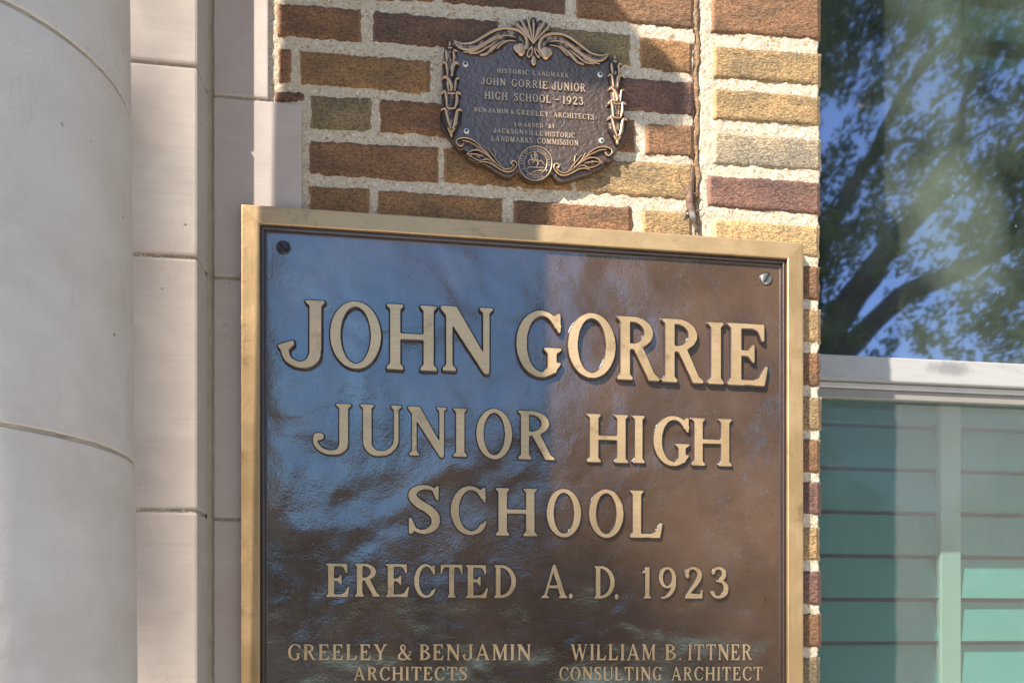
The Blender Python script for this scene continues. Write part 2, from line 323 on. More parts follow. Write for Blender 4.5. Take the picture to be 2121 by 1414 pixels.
def contours(a, lv=.5):
    """closed iso-lines at one half, in grid cells"""
    ny, nx = a.shape; a = a-(lv-.5); ins = a > .5; seg = {}
    def H(j, i): t = (.5-a[j, i])/(a[j, i+1]-a[j, i]); return ('h', j, i), (i+t, j)
    def V(j, i): t = (.5-a[j, i])/(a[j+1, i]-a[j, i]); return ('v', j, i), (i, j+t)
    pos = {}
    mix = ins[:-1, :-1].astype(int)+ins[:-1, 1:]+ins[1:, 1:]+ins[1:, :-1]
    for j, i in zip(*np.nonzero((mix > 0) & (mix < 4))):
        k = ins[j, i]*1+ins[j, i+1]*2+ins[j+1, i+1]*4+ins[j+1, i]*8
        B = lambda: H(j, i); R_ = lambda: V(j, i+1); T_ = lambda: H(j+1, i); L = lambda: V(j, i)
        tab = {1: [(L, B)], 2: [(B, R_)], 3: [(L, R_)], 4: [(R_, T_)], 5: [(L, B), (R_, T_)], 6: [(B, T_)], 7: [(L, T_)],
               8: [(T_, L)], 9: [(T_, B)], 10: [(T_, L), (B, R_)], 11: [(T_, R_)], 12: [(R_, L)], 13: [(R_, B)], 14: [(B, L)]}
        for p, q in tab[k]:
            (ka, pa), (kb, pb) = p(), q(); pos[ka] = pa; pos[kb] = pb; seg.setdefault(ka, []).append(kb); seg.setdefault(kb, []).append(ka)
    out = []; used = set()
    for s0 in seg:
        if s0 in used: continue
        lp = [s0]; used.add(s0); cur = s0
        while True:
            nx_ = [q for q in seg[cur] if q not in used]
            if not nx_: break
            cur = nx_[0]; used.add(cur); lp.append(cur)
        if len(lp) > 6: out.append([pos[q] for q in lp])
    return out
def simplify(P, eps):
    P = np.array(P); n = len(P); k = n//2
    def dp(a):
        if len(a) < 3: return a
        d = a[-1]-a[0]; L = np.hypot(*d)+1e-12; e = np.abs(d[0]*(a[:, 1]-a[0, 1])-d[1]*(a[:, 0]-a[0, 0]))/L
        i = int(np.argmax(e))
        if e[i] < eps: return np.array([a[0], a[-1]])
        return np.vstack([dp(a[:i+1])[:-1], dp(a[i:])])
    A = dp(P[:k+1]); B = dp(np.vstack([P[k:], P[:1]]))
    return np.vstack([A[:-1], B[:-1]])
def solid(loops, half, bev, offset=0.0, res=0):
    """outline loops (holes included) to a solid slab, local z from -half to +half"""
    cu = bpy.data.curves.new('c', 'CURVE'); cu.dimensions = '2D'; cu.fill_mode = 'BOTH'
    for lp in loops:
        sp = cu.splines.new('POLY'); sp.points.add(len(lp)-1)
        sp.points.foreach_set('co', [v for p in lp for v in (p[0], p[1], 0, 1)]); sp.use_cyclic_u = True
    cu.extrude = half-bev; cu.bevel_depth = bev; cu.bevel_resolution = res; cu.offset = offset
    o = bpy.data.objects.new('c', cu); COL.objects.link(o)
    dg = bpy.context.evaluated_depsgraph_get(); me = bpy.data.meshes.new_from_object(o.evaluated_get(dg))
    bpy.data.objects.remove(o); me.materials.clear(); return me
_loops = {}; _gm = {}
def gloops(ch, eps):
    if (ch, eps) not in _loops:
        g = glyph(ch); cs = contours(blur(g.m, 2)) if eps < .01 else contours(blur(g.m, 12), .30)
        _loops[ch, eps] = ([[(x/RES-.15, y/RES-.2) for x, y in simplify(c, eps*RES)] for c in cs], g.w)
    return _loops[ch, eps]
def gmesh(ch, depth, bev, eps, mats):
    k = (ch, depth, bev, eps, mats[0].name)
    if k not in _gm:
        lp, wd = gloops(ch, eps); me = solid(lp, depth, bev)
        for m in mats: me.materials.append(m)
        nz = [0 if p.normal.z > .97 else 1 for p in me.polygons]; me.polygons.foreach_set('material_index', nz)
        xs = [x for l in lp for x, y in l]; _gm[k] = (me, min(xs), max(xs))
    return _gm[k]
def letter(ch, parent, P0, P1, height, base, depth=.065, bev=.022, eps=.004, mats=None, name='letter', wf=None):
    """one letter with its foot running from world point P0 to P1 on the plane y=base"""
    me, x0, x1 = gmesh(ch, depth, bev, eps, mats or [M['face'], M['dark2']])
    o = bpy.data.objects.new(name, me); COL.objects.link(o); o.parent = parent
    dx, dz = P1.x-P0.x, P1.z-P0.z; W = math.hypot(dx, dz); ang = math.atan2(dz, dx)
    sx = W/(x1-x0); o.scale = (sx, height, height)
    o.rotation_euler = (PI/2, -ang, 0)
    o.location = Vector((P0.x-x0*sx*math.cos(ang), base, P0.z-x0*sx*math.sin(ang)))-wloc(parent)
    return o
def word(txt, parent, px0, px1, yb0, yb1, yt0, yt1, base, surf, gap=.13, **k):
    """a word between two pixel columns; yb/yt are its foot and head lines at both ends"""
    ws = []; 
    for ch in txt:
        if ch == ' ': ws.append((None, .42)); continue
        lp, wd = gloops(ch, k.get('eps', .004)); xs = [x for l in lp for x, y in l]; ws.append((ch, max(xs)-min(xs)))
    tot = sum(a for _, a in ws)+gap*(len(ws)-1); x = 0
    for ch, wd in ws:
        if ch:
            a, b = x/tot, (x+wd)/tot; pa, pb = px0+(px1-px0)*a, px0+(px1-px0)*b
            ya, yb = yb0+(yb1-yb0)*a, yb0+(yb1-yb0)*b; m = (a+b)/2
            A = at(pa, ya, surf); B = at(pb, yb, surf); T_ = at((pa+pb)/2, yt0+(yt1-yt0)*m, surf); Bm = at((pa+pb)/2, (ya+yb)/2, surf)
            letter(ch, parent, A, B, T_.z-Bm.z, base, **k)
        x += wd+gap
# ------------------------------------------------------------ the ground in front of the wall
def ground():
    g = tag(link('ground', mesh([(-60, -60, 0), (60, -60, 0), (60, 6, 0), (-60, 6, 0)], [(0, 1, 2, 3)]), m_plain('lawn soil', (.09, .11, .05), .95, var=.5, bs=8, bd=.02)), kind='structure')
    p = tag(link('entrance_path', box(-5, 5, -7, .2, .0, .06, .01), m_plain('pale concrete paving', (.50, .47, .43), .85, var=.12, bs=30)), kind='structure')  # unseen paving, kept pale to bounce light onto the wall
    tag(link('street', mesh([(-60, -19, .004), (60, -19, .004), (60, -12, .004), (-60, -12, .004)], [(0, 1, 2, 3)]), m_plain('asphalt', (.06, .06, .06), .9, var=.2, bs=80)), kind='structure')
ground()

# ------------------------------------------------------------ brick wall with its stone quoins
WALL = empty('brick_wall', (.2, 0, 0), label='multicoloured rug brick wall with coarse sand mortar carrying both bronze plaques', cat='wall')
RED, DRK, ORG, OLV, TAN, BUF, GRY = (.232, .130, .070), (.160, .097, .070), (.285, .165, .078), (.235, .185, .105), (.345, .245, .13), (.45, .33, .175), (.40, .34, .25)
PLUM = (.185, .105, .085)
def brick_mesh(c, seed, front=-.0025, depth=.1, r0=True):
    """c: front corners (bottom left, bottom right, top right, top left) as x,z pairs; ragged arrises"""
    (ax, az), (bx, bz), (cx, cz), (dx_, dz_) = c
    W = abs(bx-ax); Hh = abs(dz_-az); nx = max(4, int(W/.0042)); nz = max(4, int(Hh/.0042))
    u, v = np.meshgrid(np.linspace(0, 1, nx+1), np.linspace(0, 1, nz+1))
    X = (ax*(1-u)+bx*u)*(1-v)+(dx_*(1-u)+cx*u)*v; Z = (az*(1-u)+bz*u)*(1-v)+(dz_*(1-u)+cz*u)*v
    eu = np.minimum(u, 1-u)*W; ev = np.minimum(v, 1-v)*Hh; e = np.minimum(eu, ev)
    Y = front+.0009*vnoise(X, Z, seed, 190)+.0006*vnoise(X, Z, seed+1, 420)*(eu > .006)
    Y += np.clip(1-e/.0035, 0, 1)**2*.0028
    on = e < 1e-6
    jx = (.0016*vnoise(Z, X, seed+2, 300)+.0022*vnoise(Z, X, seed+3, 60)); jz = (.0011*vnoise(X, Z, seed+4, 330)+.0012*vnoise(X, Z, seed+5, 50))
    X = X+np.where(eu < .004, jx, 0)*.6; Z = Z+np.where(ev < .004, jz, 0)
    V = np.stack([X, Y, Z], -1).reshape(-1, 3); Fc = grid_faces(nx, nz)
    idx = np.arange((nx+1)*(nz+1)).reshape(nz+1, nx+1)
    rim = np.concatenate([idx[0, :], idx[1:, -1], idx[-1, -2::-1], idx[-2:0:-1, 0]])
    back = V[rim].copy(); back[:, 1] = depth; n0 = len(V); m = len(rim)
    V2 = np.vstack([V, back]); q = np.arange(m); qn = (q+1) % m
    S = np.stack([rim[qn], rim[q], n0+q, n0+qn], -1)
    me = np_mesh(V2, np.vstack([Fc, S]), True)
    ed = np.concatenate([eu.ravel(), np.full(m, .002)]); fattr(me, 'edge', ed); return me
NB = [0]
def brick(px0, px1, tl, tr, bl, br, col, surf=-.0025, label=None):
    pts = [at(px0, bl, surf), at(px1, br, surf), at(px1, tr, surf), at(px0, tl, surf)]
    NB[0] += 1
    o = link('brick', brick_mesh([(p.x, p.z) for p in pts], 40+NB[0]*7, surf), M['brick'], WALL)
    k = rng.uniform(.92, 1.08); o.color = tuple(v*k for v in col)+(1,); return o
def xbrick(x0, x1, z0, z1, col, **k):
    NB[0] += 1
    o = link('brick', brick_mesh([(x0, z0), (x1, z0), (x1, z1), (x0, z1)], 40+NB[0]*7, -.0025, **k), M['brick'], WALL)
    f = rng.uniform(.9, 1.1); o.color = tuple(v*f for v in col)+(1,)
# field bricks, row by row, as they stand in the photograph
B = [(640, 905, -82, -66, -8, 2, RED), (918, 1171, -64, -48, 2, 28, DRK), (1194, 1439, -46, -24, 33, 61, RED),
     (574, 748, 4, 17, 73, 85, RED), (772, 1031, 20, 43, 84, 108, DRK), (1056, 1306, 47, 70, 114, 134, OLV), (1327, 1436, 73, 88, 140, 151, ORG),
     (575, 604, 98, 100, 168, 171, RED), (621, 892, 104, 124, 173, 193, ORG), (915, 1165, 127, 143, 197, 216, ORG), (1188, 1439, 150, 170, 219, 238, PLUM),
     (568, 631, 186, 189, 207, 209, DRK), (643, 770, 197, 201, 265, 270, OLV), (785, 1040, 203, 222, 272, 292, RED), (1062, 1317, 226, 246, 296, 314, RED), (1336, 1439, 254, 259, 318, 325, RED),
     (640, 908, 290, 304, 360, 376, RED), (919, 1184, 303, 326, 376, 395, ORG), (1194, 1438, 326, 339, 396, 414, TAN),
     (640, 765, 384, 390, 452, 458, ORG), (780, 1042, 391, 409, 459, 478, ORG), (1064, 1310, 413, 428, 482, 496, RED), (1329, 1436, 433, 440, 500, 508, TAN)]
for b in B: brick(*b)
# the pier right of the joint
xr = [1701, 1702, 1700, 1702, 1701, 1699, 1702, 1700, 1703, 1700, 1702, 1699, 1702, 1703, 1700, 1701]
P = [(1473, -26, -10, 64, 82, RED), (1477, 91, 111, 159, 176, TAN), (1478, 180, 199, 246, 260, TAN), (1477, 271, 287, 339, 353, GRY), (1466, 361, 376, 426, 443, PLUM), (1477, 452, 467, 514, 532, BUF)]
for k, (x0, a, b, c, d, col) in enumerate(P): brick(x0, xr[k], a, b, c, d, col)
tops = [551, 641, 731, 821, 910, 998, 1091, 1183, 1272, 1361, 1451]
cols = [RED, TAN, RED, TAN, RED, PLUM, TAN, PLUM, RED, OLV, RED]
for k, (y, col) in enumerate(zip(tops, cols)): brick(1477, xr[k+5], y-12, y, y+58, y+69, col)
# courses hidden behind the big plaque, and those above and below the picture
x_l, x_j0, x_p0, x_p1 = at(640, 384).x, at(1438, 300).x, at(1476, 300).x, at(1701, 300).x
zt = at(1000, 496).z
for r in range(15):
    z1 = zt-.012-r*.0665; z0 = z1-.054; x = x_l; k = 0
    while x < x_j0-.02:
        w_ = (.094 if (r % 2 and k == 0) else .196); x2 = min(x+w_, x_j0)
        xbrick(x, x2, z0, z1, [RED, ORG, DRK, TAN, OLV, RED][rng.integers(6)]); x = x2+.012; k += 1
for r in range(3):
    z0 = at(1000, -60).z+.012+r*.0665; z1 = z0+.054; x = at(566, 0).x-(.1 if r % 2 else .0)*0; k = 0
    while x < x_j0-.02:
        w_ = (.094 if (r % 2 == 0 and k == 0) else .196); x2 = min(x+w_, x_j0)
        xbrick(x, x2, z0, z1, [RED, ORG, DRK, TAN, OLV][rng.integers(5)]); x = x2+.012; k += 1
    xbrick(x_p0, x_p1, z0, z1, [RED, TAN, PLUM][r])
for r in range(5):
    z1 = at(1600, 1523).z-.012-r*.0665; xbrick(x_p0, x_p1, z1-.054, z1, [TAN, RED, PLUM, BUF, RED][r])
# mortar: one rough sheet wrapped on the core, a ragged right arris
def mortar_sheet():
    xs0, xs1 = at(556, 100).x, at(1696.5, 300).x; z0, z1 = EYE-.40, at(1000, 0).z+.24
    nx, nz = int((xs1-xs0)/.003), int((z1-z0)/.003)
    X, Z = np.meshgrid(np.linspace(xs0, xs1, nx+1), np.linspace(z0, z1, nz+1))
    Y = .0004+.0010*vnoise(X, Z, 5, 70)+.0008*vnoise(X, Z, 6, 170)+.0005*vnoise(X, Z, 8, 320)
    jx = at(1444, 300).x; d = np.abs(X-jx-.0035*vnoise(Z, Z*0, 9, 30)-.002*vnoise(Z, Z*0, 10, 120))
    Y = np.where((d < .0045) & (Z > zt-.1), .010+.003*vnoise(X, Z, 12, 150), Y)
    e = xs1-X; X = X+np.where(e < .004, .0022*vnoise(Z, Z*0, 14, 90)+.0015*vnoise(Z, Z*0, 15, 260)-.0005, 0)
    V = np.stack([X, Y, Z], -1); Fc = grid_faces(nx, nz)
    # return along the window reveal
    r = V[:, -1, :].copy(); n0 = V.size//3; last = np.arange(nz+1)*(nx+1)+nx
    r2 = r.copy(); r2[:, 1] = .24
    V = np.vstack([V.reshape(-1, 3), r2]); q = np.arange(nz)
    S = np.stack([last[q], n0+q, n0+q+1, last[q+1]], -1)
    me = np_mesh(V, np.vstack([Fc, S]), True); fattr(me, 'edge', np.zeros(len(V)))
    link('mortar', me, M['mortar'], WALL)
mortar_sheet()
link('wall_core', box(at(556, 100).x, x_p1-.008, .02, .24, EYE-1.6, EYE+2.6), M['mortar2'], WALL)
link('wall_core', box(-.9, at(556, 100).x-.002, .05, .3, EYE-1.6, EYE+2.6), M['mortar2'], WALL)
# the rough brown filler in the vertical movement joint
def joint_filler():
    n = 110; V = []; Fc = []
    for i in range(n+1):
        z = zt-.05+(at(1440, 0).z+.2-zt+.05)*i/n; xc = at(1443.5, 300).x+.0018*math.sin(z*60)+.0012*math.sin(z*173); w_ = .0052+.0018*math.sin(z*97+1)+.0014*math.sin(z*260)
        for k, (a, b) in enumerate(((-1, .012), (-.7, .001), (0, -.0022-.001*math.sin(z*150)), (.7, .000), (1, .012))): V.append((xc+a*w_, b, z))
        if i: 
            o = i*5
            for k in range(4): Fc.append((o-5+k, o-4+k, o+k+1, o+k))
    t = NT('crumbling brown joint filler'); p = t.co(); g = t.noise(p, 230, 4, .7, .5)
    m = t.set(Base_Color=t.mix(t.ramp(g, [(.35, 0), (.65, 1)]), (.14, .075, .035), (.36, .23, .13)), Roughness=.9, Normal=t.bump(g, .003, 1))
    link('joint_filler', mesh(V, Fc, True), m, WALL)
joint_filler()
# stone quoins left of the bricks: upper narrow block, lower wide blocks
def stone(x0, x1, z0, z1, y0=-.006, y1=.05, m='quoin', name='stone_block', par=None, bev=.0022):
    return link(name, box(x0, x1, y0, y1, z0, z1, bev, 2), M[m], par or WALL)
qx0 = at(441, 300, -.006).x; qa, qb = at(555.5, 100, -.006).x, at(625, 300, -.006).x
zj = [at(500, 202, -.006).z, at(500, 577, -.006).z, at(500, 1075, -.006).z]
g_ = .0022
stone(qx0, qa, zj[0]+g_, zj[0]+.40); stone(qx0, qb, zj[1]+g_, zj[0]-g_)
stone(qx0, qa, zj[2]+g_, zj[1]-g_); stone(qx0, qb, zj[2]-.38, zj[2]-g_); stone(qx0, qa, zj[0]+.404, zj[0]+.8); stone(qx0, qb, zj[2]-.9, zj[2]-.384)
link('stone_joint', box(qx0+.001, qa-.002, -.003, .04, zj[0]-.02, zj[0]+.02), M['mortar2'], WALL)
for z in zj[1:]: link('stone_joint', box(qx0+.001, qa-.002, -.003, .04, z-.02, z+.02), M['mortar2'], WALL)

# ------------------------------------------------------------ pilaster and mortar fillet
PIL = empty('stone_pilaster', (-.4, -.03, 0), label='flat pinkish stone pilaster between the round column and the plaque', cat='pilaster')
pxr0, pxr1 = at(402, 100, -.06).x, at(415, 1300, -.06).x; pe = at(409, 700, -.06).x
pj = [at(340, 131, -.06).z, at(340, 529, -.06).z, at(340, 1056, -.06).z]
pj = [pj[0]+.36] + pj + [pj[2]-.36, pj[2]-.9]
for a, b in zip(pj[:-1], pj[1:]):
    stone(-.80, pe, b+.0025, a-.0025, -.06, .04, 'pilaster', 'stone_block', PIL, .0035)
stone(-.80, pe, pj[0]+.0025, pj[0]+.7, -.06, .04, 'pilaster', 'stone_block', PIL, .0035)
for z in pj: link('joint', box(-.79, pe-.0035, -.0565, .03, z-.01, z+.01), M['mortar2'], PIL)
def fillet():
    n = 160; V = []; Fc = []; a = pe-.001; b = qx0+.001
    for i in range(n+1):
        z = EYE-.5+1.9*i/n; q = .0012*vnoise(np.array(z), np.array(0.), 3, 40)+.0008*vnoise(np.array(z), np.array(0.), 4, 120)
        for x, y in ((a, -.009), (a+.3*(b-a), -.0065), (.5*(a+b), -.0045+q*.6), (b-.2*(b-a), -.0045), (b+.001+q*1.2, -.0068)): V.append((x, y+q*.5, z))
        if i:
            o = i*5
            for k in range(4): Fc.append((o-5+k, o-4+k, o+k+1, o+k))
    link('mortar_fillet', mesh(V, Fc, True), m_plain('buff pointing mortar', (.34, .29, .21), .9, var=.3, bs=90, bd=.001), PIL)
fillet()

# ------------------------------------------------------------ round column with drums and capital
CX, CY = -.438, -.352
COLM = empty('stone_column', (CX, CY, 0), label='smooth round grey stone column standing in front of the wall', cat='column')
def RZ(z): return .139-.010*(z-EYE-.4)
def drum(z0, z1, name='drum', m='column', dr=0.0, ch=.0011, nz=24):
    V = []; Fc = []; N = 128; zs = [z0, z0+ch, z0+ch+.0006]+[z0+(z1-z0)*i/nz for i in range(1, nz)]+[z1-ch-.0006, z1-ch, z1]
    prof = [(0, z0)]+[(RZ(z)+dr-(ch if i in (0, len(zs)-1) else 0), z) for i, z in enumerate(zs)]+[(0, z1)]
    for r, z in prof:
        for k in range(N):
            a = 2*PI*k/N; V.append((CX+max(r, .0005)*math.cos(a), CY+max(r, .0005)*math.sin(a), z))
    for j in range(len(prof)-1):
        for k in range(N):
            Fc.append((j*N+k, j*N+(k+1) % N, (j+1)*N+(k+1) % N, (j+1)*N+k))
    return link(name, mesh(V, Fc, True), M[m], COLM)
cj = [EYE+.5405, EYE+.1745]; cz = [EYE+1.45, EYE+.88]+cj+[EYE-.183, EYE-.54, EYE-.90, EYE-1.25, .10]
for a, b in zip(cz[:-1], cz[1:]): drum(b+.0018, a-.0018)
def joint_ring(z):
    V = []; Fc = []; N = 300
    for k in range(N):
        a = 2*PI*k/N; q = .0013*float(vnoise(np.array(a), np.array(z), 3, 14))+.0007*float(vnoise(np.array(a), np.array(z), 4, 45))
        r = RZ(z)-.0016+q*.8; h = .0028+q*.9
        for rr, dz in ((r-.02, h), (r, h), (r, -h), (r-.02, -h)): V.append((CX+rr*math.cos(a), CY+rr*math.sin(a), z+dz))
    for k in range(N):
        for j in range(3): Fc.append((k*4+j, ((k+1) % N)*4+j, ((k+1) % N)*4+j+1, k*4+j+1))
    link('joint', mesh(V, Fc, True), m_plain('column joint mortar', (.36, .30, .23), .95, var=.4, bs=110, bd=.0012), COLM)
for z in cz[1:-1]: joint_ring(z)
link('base', box(CX-.18, CX+.18, CY-.18, CY+.18, 0, .098, .01, 2), M['column'], COLM)
# ionic capital: volutes, echinus and a square abacus
vz = at(1345, 183).z+SZ*.45; vx = at(1345, 190).x-SX*.45; R_v = .057
def cyl_y(cx, cz_, r, y0, y1, n=48):
    V = []; Fc = []
    for y, rr in ((y0, r*.15), (y0, r*.8), (y0+.006, r), (y1-.006, r), (y1, r*.8), (y1, r*.15)):
        for k in range(n): V.append((cx+rr*math.cos(2*PI*k/n), y, cz_+rr*math.sin(2*PI*k/n)))
    for j in range(5):
        for k in range(n): Fc.append((j*n+k, j*n+(k+1) % n, (j+1)*n+(k+1) % n, (j+1)*n+k))
    Fc.append(tuple(range(n))[::-1]); Fc.append(tuple(range(5*n, 6*n))); return mesh(V, Fc, True)
for s in (1, -1):
    link('volute', cyl_y(CX+s*(vx-CX), vz, R_v, CY-.113, CY-.083), M['column'], COLM)
    link('volute', cyl_y(CX+s*(vx-CX), vz, R_v, CY+.083, CY+.113), M['column'], COLM)
link('echinus', box(CX-(vx-CX), CX+(vx-CX), CY-.11, CY+.11, vz+.045, vz+R_v-.002, .012, 2), M['column'], COLM)
link('abacus', box(CX-.21, CX+.21, CY-.16, CY+.16, vz+R_v, vz+R_v+.05, .006, 2), M['column'], COLM)
drum(EYE+1.452, vz+.044, 'neck')

# ------------------------------------------------------------ window right of the pier
WIN = empty('sash_window', (1.15, .24, EYE-.7), label='white sash window right of the brick pier, dusty upper pane mirroring trees, insect screen below', cat='window')
wx0, wx1 = x_p1-.01, x_p1+.95
t = NT('weathered white paint'); p = t.co(); gr = t.noise(t.co((1, 1, 4)), 16, 5, .65)
c0 = at(1966, 764, .222); dv = t.n('VectorMath', operation='SUBTRACT', i_0=p, i_1=tuple(c0)).outputs[0]
dl = t.n('VectorMath', operation='LENGTH', i_0=t.n('VectorMath', operation='MULTIPLY', i_0=dv, i_1=(1/.062, 0, 1/.018)).outputs[0]).outputs['Value']
gm = t.ramp(t.math('ADD', dl, t.math('MULTIPLY', t.math('SUBTRACT', t.noise(t.co((1, 1, .4)), 60, 5, .7), .5), 1.1)), [(.4, .75), (1.1, 0)])
wpaint = t.set(Base_Color=t.mix(gm, t.mix(t.math('MULTIPLY', t.ramp(gr, [(.5, 0), (.75, 1)]), .5), (.35, .348, .342), (.24, .236, .23)), (.17, .17, .175)), Roughness=.5, Normal=t.bump(t.noise(p, 90, 3), .0006, .5))
zr1, zr0 = at(1800, 737, .222).z, at(1800, 788, .222).z
link('meeting_rail', box(wx0, wx1, .222, .262, zr0, zr1, .003, 2), wpaint, WIN)
link('sash_rail', box(wx0, wx1, .232, .262, zr0-.012, zr0-.001, .002), m_plain('grey rail paint', (.45, .44, .42), .6), WIN)
link('screen_frame', box(wx0, wx1, .236, .25, zr0-.032, zr0-.0125, .002), m_plain('aged screen frame', (.26, .245, .22), .6, .2), WIN)
link('frame', box(wx1, wx1+.06, .20, .30, EYE-.72, EYE+1.52, .004), wpaint, WIN)
link('frame', box(wx0, wx1+.06, .20, .30, EYE+1.45, EYE+1.52, .004), wpaint, WIN)
link('frame', box(x_p1-.07, x_p1-.001, .243, .30, EYE-.72, EYE+1.449, .004), wpaint, WIN)
link('sill', box(x_p1-.005, wx1+.1, .10, .30, EYE-.80, EYE-.72, .006), wpaint, WIN)
def glass_mat():
    t = NT('dusty reflective pane'); p = t.co((1, 1, .35)); o = t.t.nodes['Material Output']
    n = t.bump(t.noise(t.co(), 2.5, 2), .0010, .25)
    gl = t.n('BsdfGlossy', i_Color=(.76, .78, 1.0, 1), i_Roughness=.03, i_Normal=n); tr = t.n('BsdfTransparent', i_Color=(.50, .54, .52, 1))
    m1 = t.n('MixShader', i_0=.56, i_1=tr.outputs[0], i_2=gl.outputs[0])
    di = t.n('BsdfDiffuse', i_Color=(.20, .25, .19, 1))
    d = t.math('ADD', t.math('MULTIPLY', t.noise(p, 130, 3, .7), .10), t.math('MULTIPLY', t.ramp(t.noise(t.co(), 5, 3), [(.35, 0), (.75, 1)]), .22))
    c0 = at(1985, 470, .252); dv = t.n('VectorMath', operation='SUBTRACT', i_0=t.n('NewGeometry').outputs['Position'], i_1=tuple(c0)).outputs[0]
    dl = t.n('VectorMath', operation='LENGTH', i_0=t.n('VectorMath', operation='MULTIPLY', i_0=dv, i_1=(1/.13, 0, 1/.17)).outputs[0]).outputs['Value']
    sm = t.ramp(t.math('ADD', dl, t.math('MULTIPLY', t.math('SUBTRACT', t.noise(t.co((1, 1, .5)), 14, 5, .65), .5), .5)), [(.55, 1), (1.0, 0)])  # sunlit haze on the dust, put in as a denser grey-green patch
    d = t.math('ADD', d, t.math('MULTIPLY', sm, .22))
    sp = t.ramp(t.n('TexVoronoi', i_Vector=t.co((1, 1, .6)), i_Scale=34.0).outputs['Distance'], [(.03, .8), (.06, 0)])
    sp = t.math('MULTIPLY', sp, t.ramp(t.noise(t.co(), 14, 1), [(.56, 0), (.6, 1)]))
    m2 = t.n('MixShader', i_0=t.math('ADD', d, sp, True), i_1=m1.outputs[0], i_2=di.outputs[0]); t.l(m2.outputs[0], o.inputs[0]); return t.m
def pane(y, z0, z1, m, name, x0=None):
    return link(name, mesh([(x_p1-.002, y, z0), (wx1, y, z0), (wx1, y, z1), (x_p1-.002, y, z1)], [(0, 1, 2, 3)]), m, WIN)
link('upper_pane', box(x_p1-.0015, wx1, .252, .255, zr1-.004, EYE+1.45), glass_mat(), WIN)
t = NT('lower glass'); o_ = t.t.nodes['Material Output']
gl = t.n('BsdfGlossy', i_Color=(.9, .92, 1, 1), i_Roughness=.03); tr = t.n('BsdfTransparent', i_Color=(.88, .92, .90, 1))
mx = t.n('MixShader', i_0=.03, i_1=tr.outputs[0], i_2=gl.outputs[0]); t.l(mx.outputs[0], o_.inputs[0])
link('lower_pane', box(x_p1-.0015, wx1, .268, .271, EYE-.72, zr0-.002), t.m, WIN)
t = NT('insect screen mesh'); o_ = t.t.nodes['Material Output']; cc = t.co()
wv = t.n('TexWave', i_Vector=cc, i_Scale=95.0, bands_direction='X').outputs[1]; wv2 = t.n('TexWave', i_Vector=cc, i_Scale=95.0, bands_direction='Z').outputs[1]
f = t.math('ADD', .05, t.math('MULTIPLY', t.math('ADD', wv, wv2), .03))
f = t.math('ADD', f, t.math('MULTIPLY', t.noise(t.co((1, 1, .3)), 14, 3), .05))
di = t.n('BsdfDiffuse', i_Color=(.36, .35, .33, 1)); tr = t.n('BsdfTransparent'); mx = t.n('MixShader', i_0=f, i_1=tr.outputs[0], i_2=di.outputs[0]); t.l(mx.outputs[0], o_.inputs[0])
link('insect_screen', box(x_p1-.0015, wx1, .2415, .2420, EYE-.72, zr0-.026), t.m, WIN)
# teal clapboards behind it
SID = empty('clapboard_screen_wall', (1.2, .46, EYE-.9), label='teal clapboard siding with a pale vertical trim board seen behind the insect screen', cat='siding')
teal = m_plain('teal siding paint', (.075, .29, .26), .65, var=.08, bs=40, bd=.0004)
tealt = m_plain('pale teal trim paint', (.25, .385, .335), .6, var=.06, bs=40, bd=.0004)
sp_ = at(1785, 975, .44).z-at(1785, 1065, .44).z; zz = at(1785, 975, .44).z
for k in range(-9, 12):
    z0 = zz+(k-1)*sp_+.009; z1 = z0+sp_-.009
    link('clapboard', mesh([(x_p1-.15, .422, z0), (wx1+.3, .422, z0), (wx1+.3, .442, z1), (x_p1-.15, .442, z1), (x_p1-.15, .445, z0), (wx1+.3, .445, z0)],
         [(0, 1, 2, 3), (1, 0, 4, 5)]), teal, SID)
ta, tb = at(1948, 900, .418).x, at(1990, 900, .418).x
link('trim_board', box(ta, tb, .416, .436, EYE-.9, EYE+1.6, .002), tealt, SID)
link('backing', box(x_p1-.16, wx1+.3, .447, .47, EYE-.95, EYE+1.7), m_plain('lap shadow backing', (.03, .03, .03)), SID)  # dark sheet behind the board gaps stands in for the lap shadows
for a, b in ((x_p1-.18, x_p1-.165), (wx1+.3, wx1+.32)): link('side_board', box(a, b, .30, .47, EYE-.95, EYE+1.7), teal, SID)
# the wall goes on past the window
W2 = empty('far_pier', (1.9, 0, 0), label='plain brick pier beyond the right side of the window', cat='wall')
for r in range(36):
    z0 = .35+r*.0665; NB[0] += 1
    for q in range(2):
        x0 = wx1+.07+q*.208-(.1 if r % 2 and q else 0); x1 = x0+(.096 if (r % 2 and q == 0) else .196)
        o = link('brick', box(x0, x1, -.002, .1, z0, z0+.054, .002), M['brick'], W2); o.color = [RED, ORG, DRK, TAN][(r*3+q) % 4]+(1,)
link('wall_core', box(wx1+.065, wx1+.5, .001, .3, 0, EYE+2.6), M['mortar'], W2)
# ------------------------------------------------------------ big bronze plaque
FY = -.0095; FR = -.019
TL = at(498, 420, FR); TR_ = at(1665, 503, FR)
bx0, bx1, bz1 = TL.x, TR_.x, (TL.z+TR_.z)/2; bz0 = EYE-.36
BP = empty('bronze_plaque', ((bx0+bx1)/2, 0, bz0), label='large rectangular bronze school nameplate with raised letters below the small landmark plaque', cat='plaque')
def frame_sweep(prof, x0, x1, z0, z1):
    V = []; Fc = []
    for ins, y in prof: V += [(x0+ins, y, z0+ins), (x1-ins, y, z0+ins), (x1-ins, y, z1-ins), (x0+ins, y, z1-ins)]
    for j in range(len(prof)-1):
        for k in range(4): Fc.append((j*4+k, j*4+(k+1) % 4, (j+1)*4+(k+1) % 4, (j+1)*4+k))
    return V, Fc
